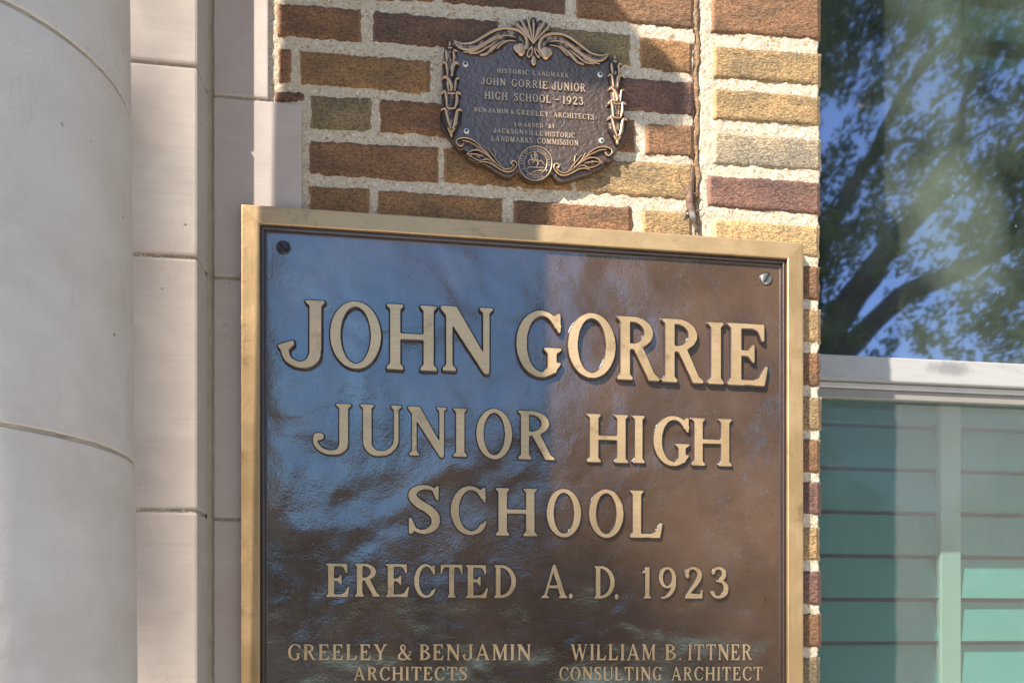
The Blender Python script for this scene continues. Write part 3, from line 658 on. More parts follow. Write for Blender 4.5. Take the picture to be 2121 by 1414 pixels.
# bright border: two uprights and a head, mitred
BW = .0272
def bar(kind):
    pr = [(0, .003), (0, FR+.0025), (.0008, FR+.0008), (.0028, FR), (BW-.0012, FR), (BW, FR+.001), (BW, FR+.009)]
    V, Fc = frame_sweep(pr, bx0, bx1, bz0, bz1); n = len(pr)
    k = {'bottom': 0, 'right': 1, 'top': 2, 'left': 3}[kind]; V2 = []; F2 = []
    for j in range(n): V2 += [V[j*4+k], V[j*4+(k+1) % 4]]
    for j in range(n-1): F2.append((j*2, j*2+1, j*2+3, j*2+2))
    return mesh(V2, F2, False)
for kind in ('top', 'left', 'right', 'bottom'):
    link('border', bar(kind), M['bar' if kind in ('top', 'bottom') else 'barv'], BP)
V, Fc = frame_sweep([(BW, FR+.008), (BW+.0014, FR+.0082), (BW+.0016, FR+.0050), (BW+.0026, FR+.0042), (BW+.0050, FR+.0042), (BW+.0060, FR+.0050), (BW+.0066, FR+.0085), (BW+.0085, FR+.0088), (BW+.0100, FY+.0006)], bx0, bx1, bz0, bz1)
link('moulding', mesh(V, Fc), M['dark'], BP)
def field():
    i = BW+.009; x0, x1, z0, z1 = bx0+i, bx1-i, bz0+i, bz1-i; nx, nz = 210, 200
    X, Z = np.meshgrid(np.linspace(x0, x1, nx+1), np.linspace(z0, z1, nz+1))
    Y = FY+.00055*vnoise(X, Z, 31, 7)+.0004*vnoise(X+Z*.3, Z, 32, 15)+.00012*vnoise(X, Z, 33, 42)
    link('face_plate', np_mesh(np.stack([X, Y, Z], -1).reshape(-1, 3), grid_faces(nx, nz), True), M['field'], BP)
field()
link('back_plate', box(bx0+.004, bx1-.004, -.0060, .0025, bz0+.004, bz1-.004), M['dark'], BP)
LB = FY+.0006
def line(letters, surf=None, **k):
    """letters: (char, px0, px1, foot y, head y)"""
    s = FY-.006 if surf is None else surf
    for ch, a, b, yf, yh in letters:
        A, B_ = at(a, yf, s), at(b, yf, s); z = A.z; T_ = at((a+b)/2, yh, s); m_ = at((a+b)/2, yf, s)
        B_.z = A.z = m_.z; letter(ch, BP, A, B_, T_.z-m_.z, LB, **k)
K1 = dict(depth=.066, bev=.024, eps=.0025)
line([('J', 576, 672, 757, 620), ('O', 684, 789, 761, 626), ('H', 801, 905, 765, 631), ('N', 913, 1021, 768, 635),
      ('G', 1070, 1163, 778, 645), ('O', 1177, 1275, 780, 650.5), ('R', 1279, 1366, 786, 656), ('R', 1372, 1457, 791, 661), ('I', 1467, 1499, 794, 667), ('E', 1508, 1590, 797, 670)], **K1)
K2 = dict(depth=.062, bev=.022, eps=.003)
line([('j', 648, 727, 937, 834), ('U', 746, 831, 940, 837), ('N', 845, 925, 942, 841), ('I', 939, 967, 944, 844), ('O', 987, 1061, 948, 847), ('R', 1074, 1149, 950, 850),
      ('H', 1217, 1302, 956, 857), ('I', 1311, 1336, 957, 859.5), ('G', 1355, 1429, 962, 862), ('H', 1434, 1517, 963, 865.5)], **K2)
line([('S', 846, 911, 1104, 1004), ('C', 934, 1008, 1105, 1007), ('H', 1027, 1113, 1108, 1010), ('O', 1133, 1204, 1110, 1013), ('O', 1221, 1292, 1111, 1014), ('L', 1306, 1373, 1112, 1015)], **K2)
K3 = dict(depth=.075, bev=.020, eps=.005)
line([('E', 675, 723, 1235, 1166), ('R', 735, 786, 1234, 1166), ('E', 799, 847, 1235, 1167), ('C', 858, 902, 1236, 1168), ('T', 913, 958, 1236, 1168), ('E', 965, 1011, 1237, 1169), ('D', 1024, 1069, 1237, 1169),
      ('A', 1122, 1176, 1237, 1170), ('D', 1232, 1274, 1238, 1171), ('1', 1331, 1350, 1238, 1173), ('9', 1366, 1402, 1238, 1173), ('2', 1420, 1457, 1238, 1173), ('3', 1473, 1510, 1238, 1173)], **K3)
line([('.', 1179, 1187, 1238, 1170), ('.', 1274, 1282, 1239, 1172)], **K3)
K4 = dict(depth=.085, bev=.020, eps=.006, base=LB, surf=FY-.003, gap=.16)
for txt, a, b in (('GREELEY', 596, 802), ('&', 824, 853), ('BENJAMIN', 869, 1099)): word(txt, BP, a, b, 1366, 1366, 1333, 1333, **K4)
for txt, a, b in (('WILLIAM', 1182, 1358), ('B.', 1378, 1412), ('ITTNER', 1426, 1558)): word(txt, BP, a, b, 1366, 1366, 1333, 1333, **K4)
for txt, a, b in (('ARCHITECTS', 732, 967), ('CONSULTING', 1159, 1371), ('ARCHITECT', 1391, 1580)): word(txt, BP, a, b, 1408, 1408, 1380, 1380, **K4)
def screw(parent, px, py, y, r, m, slot, mslot, cross=False):
    c = at(px, py, y); V = []; Fc = []; n = 24
    for rr, yy in ((r*1.08, y+.002), (r, y-.0003), (r*.9, y-.0011), (r*.4, y-.0016), (.00005, y-.0017)):
        for k in range(n): V.append((c.x+rr*math.cos(2*PI*k/n), yy, c.z+rr*math.sin(2*PI*k/n)))
    for j in range(4):
        for k in range(n): Fc.append((j*n+k, j*n+(k+1) % n, (j+1)*n+(k+1) % n, (j+1)*n+k))
    s = link('screw', mesh(V, Fc, True), m, parent)
    for ang in ((slot, slot+PI/2) if cross else (slot,)):
        a, b = math.cos(ang), math.sin(ang); L = r*(.5 if cross else .92); h = r*.16; yy = y-(.0021 if cross else .0020)
        V = [(c.x+a*L*i-b*h*j, yy, c.z+b*L*i+a*h*j) for i, j in ((-1, -1), (1, -1), (1, 1), (-1, 1))]
        V += [(v[0], y-.0006, v[2]) for v in V]
        sl_ = mesh(V, [(0, 1, 2, 3), (0, 4, 5, 1), (1, 5, 6, 2), (2, 6, 7, 3), (3, 7, 4, 0)]); o = link('slot', sl_, mslot, None)
        o.parent = s; sl_.transform(Matrix.Translation(-wloc(s)))
    return s
dk = m_plain('near black', (.012, .01, .009), .8); stl = m_plain('worn steel screw', (.50, .47, .42), .3, .9)  # dk: near-black colour of the screw slots and lizard eyes
dks = m_plain('blackened screw', (.07, .065, .07), .35, .8); zinc = m_plain('pale zinc screw', (.62, .68, .62), .45, .3)
for px, py, m_, a, lb in ((587, 513, dks, -.75, 'blackened slotted screw'), (1587, 577, stl, 1.0, 'bright slotted screw')):
    s = screw(BP, px, py, FY-.0005, .0092, m_, a, dk); s['label'] = lb
    # countersunk dark ring
    c = at(px, py, FY-.0004); n = 32; V = []
    for rr, yy in ((.0110, FY-.0003), (.0102, FY-.0011), (.0092, FY+.0004)): V += [(c.x+rr*math.cos(2*PI*k/n), yy, c.z+rr*math.sin(2*PI*k/n)) for k in range(n)]
    link('screw_seat', mesh(V, [(j*n+k, j*n+(k+1) % n, (j+1)*n+(k+1) % n, (j+1)*n+k) for j in range(2) for k in range(n)], True), M['dark2'], BP)

# ------------------------------------------------------------ small shaped landmark plaque
SY = -.0135; SPc = at(1105, 345)
SP = empty('landmark_plaque', (SPc.x, 0, SPc.z), label='small scroll-edged bronze historic landmark plaque screwed to the bricks above the big one', cat='plaque')
Z1 = lambda x, y: (880+x/3.7217, 20+y/3.7217)
out = [(220, 245), (260, 266), (330, 262), (390, 245), (450, 212), (540, 165), (620, 150), (685, 150), (698, 128), (720, 115), (742, 120), (765, 97), (800, 102), (830, 90), (868, 95), (885, 112), (920, 112), (930, 135), (958, 150), (965, 170),
       (1010, 168), (1060, 176), (1130, 208), (1210, 270), (1290, 322), (1360, 347), (1420, 345), (1428, 385), (1460, 372), (1490, 395), (1508, 430), (1500, 480), (1515, 530), (1508, 600), (1520, 650), (1502, 700), (1532, 760), (1518, 840), (1555, 890), (1545, 960), (1520, 1030), (1492, 1065),
       (1462, 1090), (1452, 1145), (1420, 1172), (1382, 1160), (1378, 1185), (1372, 1215), (1290, 1245), (1280, 1262), (1180, 1285), (1100, 1312), (1040, 1322), (1005, 1300), (982, 1255), (955, 1272), (905, 1308), (852, 1320), (798, 1310), (748, 1278), (722, 1240),
       (700, 1252), (655, 1285), (600, 1277), (525, 1232), (465, 1192), (405, 1182), (345, 1150), (312, 1115), (330, 1093), (300, 1068), (270, 1082), (238, 1045), (230, 1012), (204, 988), (170, 955), (128, 890), (122, 800), (140, 760), (130, 690), (146, 640), (135, 560), (146, 500), (140, 440), (156, 410), (148, 350), (172, 318), (190, 268), (212, 290)]
def pxl(pts, y=SY):
    r = []
    for x, yy in pts: v = at(x, yy, y); r.append((v.x-SPc.x, v.z-SPc.z))
    return r
me = solid([pxl([Z1(*p) for p in out])], .0072, .0012, -.0006, 1)
me.transform(Matrix.Translation((0, SY+.0072, 0)) @ Matrix.Rotation(PI/2, 4, 'X'))
link('back_plate', me, M['leather'], SP, False)
def relief(name, strokes, base=SY, mat='relief', n=7, seg=10):
    """domed ribbons along smooth paths; strokes: (points in photo pixels, widths in photo pixels, height mm, wear)"""
    V = []; Fc = []; W = []
    for pts, ws, hgt, wear in strokes:
        P_ = np.array([at(x, y, base)[:] for x, y in pts])[:, [0, 2]]; ws = np.array(ws if hasattr(ws, '__len__') else [ws]*len(pts), float)*(1.2 if wear >= .9 else 1.08)/1345
        if len(ws) != len(P_): ws = np.interp(np.linspace(0, 1, len(P_)), np.linspace(0, 1, len(ws)), ws)
        if len(P_) == 1: P_ = np.vstack([P_-[0, .0002], P_+[0, .0002]]); ws = np.repeat(ws, 2)
        Q = np.vstack([2*P_[0]-P_[1], P_, 2*P_[-1]-P_[-2]]); C = []; R_ = []
        for i in range(len(P_)-1):
            for t_ in np.linspace(0, 1, seg, endpoint=False):
                a, b, c, d = Q[i:i+4]; C.append(.5*((2*b)+(c-a)*t_+(2*a-5*b+4*c-d)*t_*t_+(3*b-a-3*c+d)*t_**3)); R_.append(ws[i]*(1-t_)+ws[i+1]*t_)
        C.append(P_[-1]); R_.append(ws[-1]); C = np.array(C); R_ = np.array(R_); T_ = np.gradient(C, axis=0); T_ /= np.linalg.norm(T_, axis=1)[:, None]+1e-12
        # rounded ends
        def end(c, t, r, s): return [(c+s*t*r/2*k, r*math.sqrt(max(0, 1-k*k))) for k in (.97, .8, .45)]
        pre = [(p, r, T_[0]) for p, r in end(C[0], T_[0], R_[0], -1)]; post = [(p, r, T_[-1]) for p, r in end(C[-1], T_[-1], R_[-1], 1)][::-1]
        rows = pre+[(C[i], R_[i], T_[i]) for i in range(len(C))]+post
        o0 = len(V)
        for p, r, t_ in rows:
            nrm = np.array([-t_[1], t_[0]])
            for k in range(n):
                a = PI*k/(n-1); q = p+nrm*math.cos(a)*r/2; h = math.sin(a)**.7*hgt*.001*min(1, r/(max(R_)*.5+1e-9))
                V.append((q[0], base+.0012-(h+.0012 if 0 < k < n-1 else 0), q[1])); W.append(wear*(math.sin(a)**1.2))
        m_ = len(rows)
        for j in range(m_-1):
            for k in range(n-1): Fc.append((o0+j*n+k, o0+(j+1)*n+k, o0+(j+1)*n+k+1, o0+j*n+k+1))
    me = mesh(V, Fc, True); fattr(me, 'wear', W); return link(name, me, M[mat], SP)
def zl(pts, f): return [f(x, y) for x, y in pts]
def wingR(x, y): return Z1(840+(830-x)*.948, y+15+(830-x)/610*85)
DW = [([(245, 275), (330, 300), (420, 290), (520, 240), (620, 195), (700, 200), (752, 250)], [16, 30, 36, 34, 32, 30, 16], 1.8, .60),
      ([(330, 330), (430, 330), (540, 280), (620, 230), (690, 230)], [10, 22, 26, 20, 12], 1.3, .60)]
LW = [([(225, 248), (258, 295), (330, 318), (410, 298), (490, 250), (570, 205)], [3, 5, 6, 6, 5, 3], 3.2, 1),
      ([(225, 247), (290, 268), (370, 262), (450, 220), (540, 170), (620, 153), (700, 166), (760, 205), (785, 255), (778, 300), (740, 318)], [3, 3.5, 5, 6, 6, 5.5, 6, 7, 7.5, 9, 13], 4.2, 1),
      ([(738, 318)], [22], 4.6, 1), ([(712, 290), (700, 305), (712, 325)], [8, 12, 12], 4.2, 1),
      ([(300, 338), (380, 325), (460, 280), (540, 235), (620, 208), (700, 220)], [3, 5, 5, 4, 3, 2], 2.8, .9),
      ([(345, 345), (420, 335), (480, 300), (545, 262)], [3, 5, 4, 2], 2.6, .95), ([(430, 357), (480, 345), (520, 300), (575, 262)], [4, 6, 5, 2], 2.6, 1),
      ([(508, 333), (535, 300), (570, 268), (620, 242)], [3, 5, 4, 2], 2.4, 1), ([(560, 305), (590, 275), (640, 248), (700, 248)], [3, 5, 4, 2], 2.2, .9)]
relief('scroll_wing', [(zl(p, Z1), w_, h, a) for p, w_, h, a in DW+LW]); relief('scroll_wing', [(zl(p, wingR), w_, h, a) for p, w_, h, a in DW+LW])
S5 = lambda x, y: (1030+x/13.47, 35+y/13.47)
sh = []
for ex, ey in ((520, 300), (600, 225), (760, 180), (1010, 130), (1200, 205), (1320, 260), (1420, 370)):
    mx_, my_ = 1000+(ex-1000)*.45, 780+(ey-780)*.5
    sh.append(([(1000+(ex-1000)*.1, 780+(ey-780)*.1), (mx_, my_), (ex, ey)], [4, 9, 13], 2.6, .58))
for ex, ey in ((560, 262), (690, 195), (860, 160), (1010, 250), (1150, 370), (1270, 230), (1400, 340), (720, 380)):
    mx_, my_ = 1000+(ex-1000)*.5, 790+(ey-790)*.52
    sh.append(([(1000+(ex-1000)*.05, 790+(ey-790)*.05), (mx_, my_), (ex, ey)], [3, 4.5, 6], 4.0, 1))
sh += [([(960, 880), (880, 960), (830, 1080), (870, 1160), (940, 1110), (975, 1000), (965, 900)], 4.2, 3.6, 1), ([(1040, 930), (1060, 1050), (1140, 1160), (1185, 1090), (1100, 960)], 4.2, 3.6, 1),
       ([(985, 700), (990, 850), (1000, 1000), (1010, 1130)], [12, 8, 8, 6], 2.2, .4), ([(1010, 1150), (1010, 1230), (1005, 1290)], [6, 12, 13], 4.2, .95)]
relief('shell_crest', [(zl(p, S5), w_, h, a) for p, w_, h, a in sh])
S3 = lambda x, y: (900+x/5.89, 70+y/5.89)
def S3R(x, y):
    u, v = S3(x, y); return (1273+(u-932.3)*.95+(v-112)*.012, 139.5+(v-112.4)*.935)
pods = [('tip', [([(185, 135), (185, 220)], [5, 10], 3.5, .6), ([(170, 205), (205, 205)], 3.5, 4.6, 1), ([(185, 135), (185, 165)], [4, 6], 4.2, 1)]),
        ('p', [([(190, 240), (190, 375)], [22, 15], 4.2, .42), ([(140, 255), (148, 310), (152, 365)], [6, 7, 4], 5.2, 1), ([(232, 265), (238, 320), (228, 372)], [6, 7, 4], 5.2, 1), ([(240, 235), (262, 245)], 4.5, 5.2, 1), ([(190, 355)], [4], 5.4, 1)]),
        ('p', [([(190, 400), (188, 550)], [26, 18], 4.6, .42), ([(105, 392), (130, 385), (150, 440), (158, 540)], [4, 5, 7, 4], 5.6, 1), ([(285, 400), (250, 390), (220, 430), (212, 545)], [4, 7, 9.5, 5], 5.8, 1)]),
        ('p', [([(195, 585), (192, 740)], [28, 20], 4.8, .42), ([(105, 575), (140, 565), (180, 610), (205, 680), (200, 735)], [4, 6, 9, 9, 4], 6.0, 1), ([(290, 580), (262, 590), (252, 660), (244, 735)], [4, 5, 6, 3], 5.6, 1), ([(160, 640), (168, 730)], [7, 4], 5.2, .9)]),
        ('p', [([(205, 760), (203, 935)], [32, 25], 5.0, .42), ([(95, 760), (120, 738), (142, 800), (152, 930)], [5, 6, 7, 5], 6.0, 1), ([(305, 765), (272, 755), (270, 850), (248, 930)], [5, 6, 8, 5], 6.0, 1), ([(165, 762), (205, 770), (240, 765)], 3.6, 6.2, 1), ([(180, 800), (190, 900)], 2, 5.8, .6), ([(225, 800), (218, 900)], 2, 5.8, .6)]),
        ('p', [([(203, 985), (203, 1100), (203, 1230)], [37, 34, 13], 5.4, .42), ([(85, 965), (125, 955), (150, 1020), (168, 1100), (195, 1190)], [4, 5.5, 7, 7, 4], 6.4, 1), ([(325, 970), (280, 970), (262, 1050), (250, 1120), (220, 1190)], [4, 6, 9, 9, 4], 6.4, 1),
               ([(165, 945), (205, 952), (245, 945)], 4, 6.2, 1), ([(165, 1190), (200, 1235), (240, 1190)], [4, 6, 4], 5.6, .9), ([(202, 1262)], [7], 5.6, 1)])]
for f in (S3, S3R):
    relief('bellflower_drop', [(zl(p, f), np.array(w_)*(1.14 if a == .42 else 1), h*1.35, a+.12*(a == .42)) for _, st in pods for p, w_, h, a in st])
S4 = lambda x, y: (925+x/13.256, 280+y/13.256)
def S4R(x, y):
    u, v = S4(x, y); return (1109+(1109-u)*.965, v+(1109-u)/159*20)
SC_ = [([(420, 240), (620, 240), (800, 330), (1000, 520), (1200, 700), (1450, 930), (1650, 1000), (1830, 930), (1870, 830)], [9, 11, 11, 14, 16, 13, 11, 9, 6], 1.6, .58),
       ([(620, 560), (820, 580), (1050, 640), (1200, 730)], [6, 18, 17, 9], 2.0, .58),
       ([(455, 270), (420, 320), (340, 320), (275, 250), (300, 150), (450, 108), (620, 135), (780, 215), (900, 320), (1030, 460), (1180, 620), (1330, 770)], [3, 4, 3.5, 3, 3, 3, 2.8, 2.8, 2.6, 2.6, 2.4, 2], 4.0, 1),
       ([(440, 180), (600, 208), (760, 290), (930, 400), (1080, 530), (1230, 680), (1420, 860)], [2.2, 2.6, 2.6, 2.2, 2.2, 2.2, 1.8], 3.6, .95),
       ([(570, 540), (680, 460), (800, 440), (950, 480), (1100, 580), (1300, 760)], [2, 2.6, 2.8, 2.6, 2.4, 2], 3.6, 1), ([(610, 550), (780, 550), (900, 580), (1020, 620)], [1.8, 2.6, 2.6, 1.6], 3.8, .95),
       ([(570, 548), (700, 640), (900, 725), (1080, 690), (1180, 720)], [2, 2.2, 2.6, 2.6, 2], 3.4, .95),
       ([(900, 780), (1050, 768), (1200, 810), (1350, 900), (1500, 990), (1650, 1040), (1780, 1025), (1880, 940), (1925, 850), (1890, 760), (1820, 738), (1765, 790), (1790, 830)], [2, 2.4, 2.6, 2.8, 2.8, 2.8, 3, 3, 3.2, 3.2, 4, 4.5, 4.5], 4.0, 1),
       ([(1330, 770), (1450, 880), (1600, 960), (1720, 952), (1820, 885), (1850, 830)], [2, 2.4, 2.6, 2.6, 2.6, 2], 3.6, 1),
       ([(1030, 345), (1100, 480), (1220, 640), (1350, 790)], [1.8, 2, 2, 1.6], 3, .9), ([(1130, 410), (1260, 570), (1400, 760), (1500, 880)], [1.8, 2.2, 2.2, 1.8], 3.2, .95), ([(1262, 395), (1320, 480), (1335, 580), (1330, 620)], [1.6, 2, 2, 1.4], 2.6, .9)]
relief('acanthus_scroll', [(zl(p, S4), w_, h, a) for p, w_, h, a in SC_]); relief('acanthus_scroll', [(zl(p, S4R), w_, h, a) for p, w_, h, a in SC_])
# city seal
sc = at(1109, 338.8, SY-.003); RS = .0262
disc = [(RS*math.cos(2*PI*k/64)+sc.x-SPc.x, RS*math.sin(2*PI*k/64)*1.03+sc.z-SPc.z) for k in range(64)]
me = solid([disc], .0035, .0008, 0, 1); me.transform(Matrix.Translation((0, SY-.0004, 0)) @ Matrix.Rotation(PI/2, 4, 'X'))
seal = link('seal', me, M['dark'], SP, False)
def ringpts(r, n=40): return [(1109+r*math.cos(2*PI*k/n), 338.8-r*1.03*math.sin(2*PI*k/n)) for k in range(n+1)]
SB = SY-.0037
relief('seal_ring', [(ringpts(34.4), 2.2, 1.1, 1)], SB, seg=2); relief('seal_ring', [(ringpts(23.8), 1.5, .9, 1)], SB, seg=2)
S2 = lambda x, y: (1040+x/14.14, 290+y/14.14)
horse = [([(960, 365), (960, 400)], [4.5, 4], 1.3, .9), ([(965, 420), (975, 470), (970, 540)], [5.5, 6, 5], 1.3, .85), ([(930, 440), (880, 450), (845, 440)], [2.5, 2, 2], 1.2, .9), ([(1000, 410), (1025, 470), (1030, 540)], [3, 3.5, 2.5], 1.2, .85),
         ([(840, 440), (860, 490), (890, 560), (930, 590)], [3, 4, 5, 6], 1.3, .9), ([(900, 580), (960, 590), (1030, 610), (1060, 650)], [5, 6, 6, 4], 1.4, .9), ([(890, 590), (810, 590), (775, 640), (800, 725)], [3.5, 3, 2.4, 2], 1.2, 1),
         ([(920, 610), (935, 650), (890, 668)], [3, 2.4, 1.8], 1.2, 1), ([(1040, 640), (1060, 700), (1030, 750), (1010, 790)], [5, 4, 2.6, 2], 1.2, .9), ([(1070, 640), (1140, 610), (1180, 660), (1240, 745)], [2.2, 2.6, 2.4, 2], 1.2, .95),
         ([(740, 850), (800, 800), (1000, 812), (1180, 812), (1230, 830)], [2, 2.4, 2.6, 2.4, 1.6], 1.1, .95), ([(850, 985), (940, 930), (1060, 900), (1180, 880), (1220, 910)], [3, 4, 3.5, 4, 3], 1, .8), ([(920, 1000), (1020, 980), (1100, 960)], [3, 3, 2], .9, .7), ([(1100, 910), (1180, 930)], 4, 1, .8)]
relief('seal_emblem', [(zl(p, S2), w_, h, a) for p, w_, h, a in horse], SB)
def seal_text(txt, a0, a1, rad, hgt, inward):
    ws = []
    for ch in txt: ws.append(.35 if ch == ' ' else gloops(ch, .02)[1]+.14)
    tot = sum(ws); x = 0; bm = bmesh.new()
    for ch, wd in zip(txt, ws):
        if ch != ' ':
            a = math.radians(a0+(a1-a0)*(x+wd/2)/tot); me, x0, x1 = gmesh(ch, .1, .012, .02, [M['face2'], M['dark2']])
            rot = a-PI/2 if not inward else a+PI/2
            r0 = rad if not inward else rad+hgt
            m_ = Matrix.Translation((sc.x-SPc.x+r0*math.cos(a), SB-.0001, sc.z-SPc.z+1.03*r0*math.sin(a))) @ Matrix.Rotation(PI/2, 4, 'X') @ Matrix.Rotation(rot, 4, 'Z') @ Matrix.Scale(hgt, 4) @ Matrix.Translation((-(x0+x1)/2, 0, 0))
            k = me.copy(); k.transform(m_); bm.from_mesh(k); bpy.data.meshes.remove(k)
        x += wd
    me = bpy.data.meshes.new('m'); bm.to_mesh(me); bm.free(); return link('seal_lettering', me, [M['face2'], M['dark2']], SP, False)
seal_text('CITY OF JACKSONVILLE', 190, -10, .0193, .0046, False)
seal_text('FLORIDA', 232, 305, .0193, .0046, True)
for px, py in ((1083, 351), (1132.5, 354)): relief('seal_star', [([(px, py)], [2.6], 1, 1)], SB)
KS = dict(base=SY+.0004, surf=SY-.0015, gap=.20, eps=.012, mats=[M['face2'], M['dark2']], depth=.17, bev=.012)
def sl_line(*ws):
    for txt, a, b, yt0, yb0, yt1, yb1, xa, xb in ws:
        f = lambda x, p, q: p+(q-p)*(x-xa)/(xb-xa)
        word(txt, SP, a, b, f(a, yb0, yb1), f(b, yb0, yb1), f(a, yt0, yt1), f(b, yt0, yt1), **KS)
L = [(141, 150, 151, 161, 1030, 1178, (('HISTORIC', 1029.7, 1095), ('LANDMARK', 1104, 1178))),
     (160, 174.5, 174, 190.6, 996, 1212, (('JOHN', 995.5, 1047), ('GORRIE', 1059.5, 1134), ('JUNIOR', 1143, 1212.6))),
     (189.5, 205, 201.5, 218, 1004, 1208, (('HIGH', 1004, 1051), ('SCHOOL', 1065, 1141), ('–', 1149.5, 1158), ('1923', 1165.5, 1208))),
     (221.5, 230.5, 237, 248, 983, 1230, (('BENJAMIN', 982.6, 1052.8), ('&', 1057.5, 1066), ('GREELEY,', 1070, 1141), ('ARCHITECTS', 1147, 1230.6))),
     (253, 261, 256.5, 265.5, 1063, 1150, (('AWARDED', 1063.5, 1125), ('BY', 1136.6, 1150))),
     (264.5, 274, 275.5, 286, 1021, 1191, (('JACKSONVILLE', 1021, 1124.5), ('HISTORIC', 1130, 1191))),
     (280.5, 291.5, 290.5, 302, 1018, 1198, (('LANDMARKS', 1018, 1103), ('COMMISSION', 1113, 1198)))]
for yt0, yb0, yt1, yb1, xa, xb, wds in L: sl_line(*[(t_, a, b, yt0, yb0, yt1, yb1, xa, xb) for t_, a, b in wds])
for px, py in ((964, 133.5), (1243, 155), (966, 272), (1246, 292)): screw(SP, px, py, SY, .0044, zinc, .3, dk, True)

# ------------------------------------------------------------ brown lizard climbing down the joint
LZ = lambda x, y, h: tuple(at(1390+x/7.86, 320+y/7.86, -h))
def skin(name, chains, m, parent=None, sub=2):
    V = []; E = []; R_ = []
    def add(p, r): V.append(p); R_.append(r); return len(V)-1
    idx = {}
    for key, start, pts in chains:
        prev = idx[start] if start else None; lst = []
        for k, (p, r) in enumerate(pts):
            i = add(p, r); idx[(key, k)] = i
            if prev is not None: E.append((prev, i))
            prev = i
    R_ = [r*1.35 for r in R_]; me = bpy.data.meshes.new('m'); me.from_pydata(V, E, []); o = bpy.data.objects.new('tmp', me); COL.objects.link(o)
    mo = o.modifiers.new('s', 'SKIN'); mo.use_smooth_shade = True
    for i, r in enumerate(R_): me.skin_vertices[0].data[i].radius = (r, r); me.skin_vertices[0].data[i].use_root = False
    me.skin_vertices[0].data[idx[('body', 7)]].use_root = True
    o.modifiers.new('u', 'SUBSURF').levels = sub; o.modifiers['u'].render_levels = sub
    dg = bpy.context.evaluated_depsgraph_get(); me2 = bpy.data.meshes.new_from_object(o.evaluated_get(dg)); bpy.data.objects.remove(o)
    return link(name, me2, m, parent)
t = NT('mottled brown lizard skin'); p = t.co(); v_ = t.n('TexVoronoi', i_Vector=p, i_Scale=420.0).outputs['Distance']; nn = t.noise(p, 110, 3)
gz = t.n('SeparateXYZ', i_Vector=t.n('NewGeometry').outputs['Position']).outputs[2]; zh = at(1435, 443, -.01).z
hd = t.n('MapRange', i_Value=gz, i_1=zh-.002, i_2=zh+.006, i_3=1.0, i_4=0.0).outputs[0]
liz = t.set(Base_Color=t.mix(hd, t.mix(t.ramp(nn, [(.35, 0), (.65, 1)]), (.085, .045, .03), (.20, .12, .08)), (.20, .19, .19)), Roughness=.8, Normal=t.bump(v_, .0006, .8))
body = [((345, 200), .0009, .005), ((335, 320), .0014, .0055), ((322, 450), .0019, .006), ((315, 560), .0025, .006), ((306, 640), .0034, .0065), ((300, 700), .0043, .007), ((303, 780), .0046, .0075), ((312, 860), .0044, .008), ((328, 930), .0036, .008), ((345, 985), .0037, .0088), ((362, 1035), .0040, .0095), ((380, 1075), .0026, .0085), ((390, 1098), .0013, .008)]
ch = [('body', None, [(LZ(*xy, h), r) for xy, r, h in body]),
      ('hl', ('body', 5), [(LZ(262, 665, .006), .0019), (LZ(235, 600, .0065), .0017), (LZ(205, 520, .0055), .0012), (LZ(170, 465, .0045), .0008), (LZ(135, 400, .004), .0006), (LZ(122, 330, .0038), .0004)]),
      ('hr', ('body', 4), [(LZ(350, 655, .0055), .0017), (LZ(395, 640, .0045), .0014), (LZ(440, 600, .004), .0009), (LZ(478, 650, .004), .0006)]),
      ('fl', ('body', 8), [(LZ(272, 905, .006), .0016), (LZ(240, 940, .0055), .0012), (LZ(225, 985, .005), .0009), (LZ(208, 1025, .0042), .0006)]),
      ('fr', ('body', 8), [(LZ(385, 940, .006), .0014), (LZ(430, 915, .0045), .0011), (LZ(490, 900, .004), .0008), (LZ(510, 860, .004), .0006)])]
lz = skin('brown_lizard', ch, liz)
tag(lz, 'small brown lizard clinging head down in the joint above the big plaque', 'lizard')
def bead(c, r, m, name, parent):
    bm = bmesh.new(); bmesh.ops.create_uvsphere(bm, u_segments=12, v_segments=8, radius=r); bmesh.ops.translate(bm, vec=c, verts=bm.verts)
    me = bpy.data.meshes.new('m'); bm.to_mesh(me); bm.free(); link(name, me, m, parent)
for x, y in ((345, 1012), (390, 1030)): bead(LZ(x, y, .0122), .0011, dk, 'eye', lz)
for a, b, c in (((122, 330), (110, 290), (128, 285)), ((208, 1025), (196, 1050), (216, 1052)), ((478, 650), (500, 668), (486, 680)), ((510, 860), (520, 830), (530, 850))):
    V = []; 
    for q in (b, c): 
        p0, p1 = Vector(LZ(*a, .004)), Vector(LZ(*q, .0035)); d_ = (p1-p0); s_ = Vector((d_.z, 0, -d_.x)).normalized()*.0004; V += [p0-s_, p0+s_, p1+s_*.5, p1-s_*.5, (p0+p1)/2+Vector((0, -.0007, 0))]
    link('toes', mesh(V, [(0, 1, 4), (1, 2, 4), (2, 3, 4), (3, 0, 4), (5, 6, 9), (6, 7, 9), (7, 8, 9), (8, 5, 9)]), liz, lz)

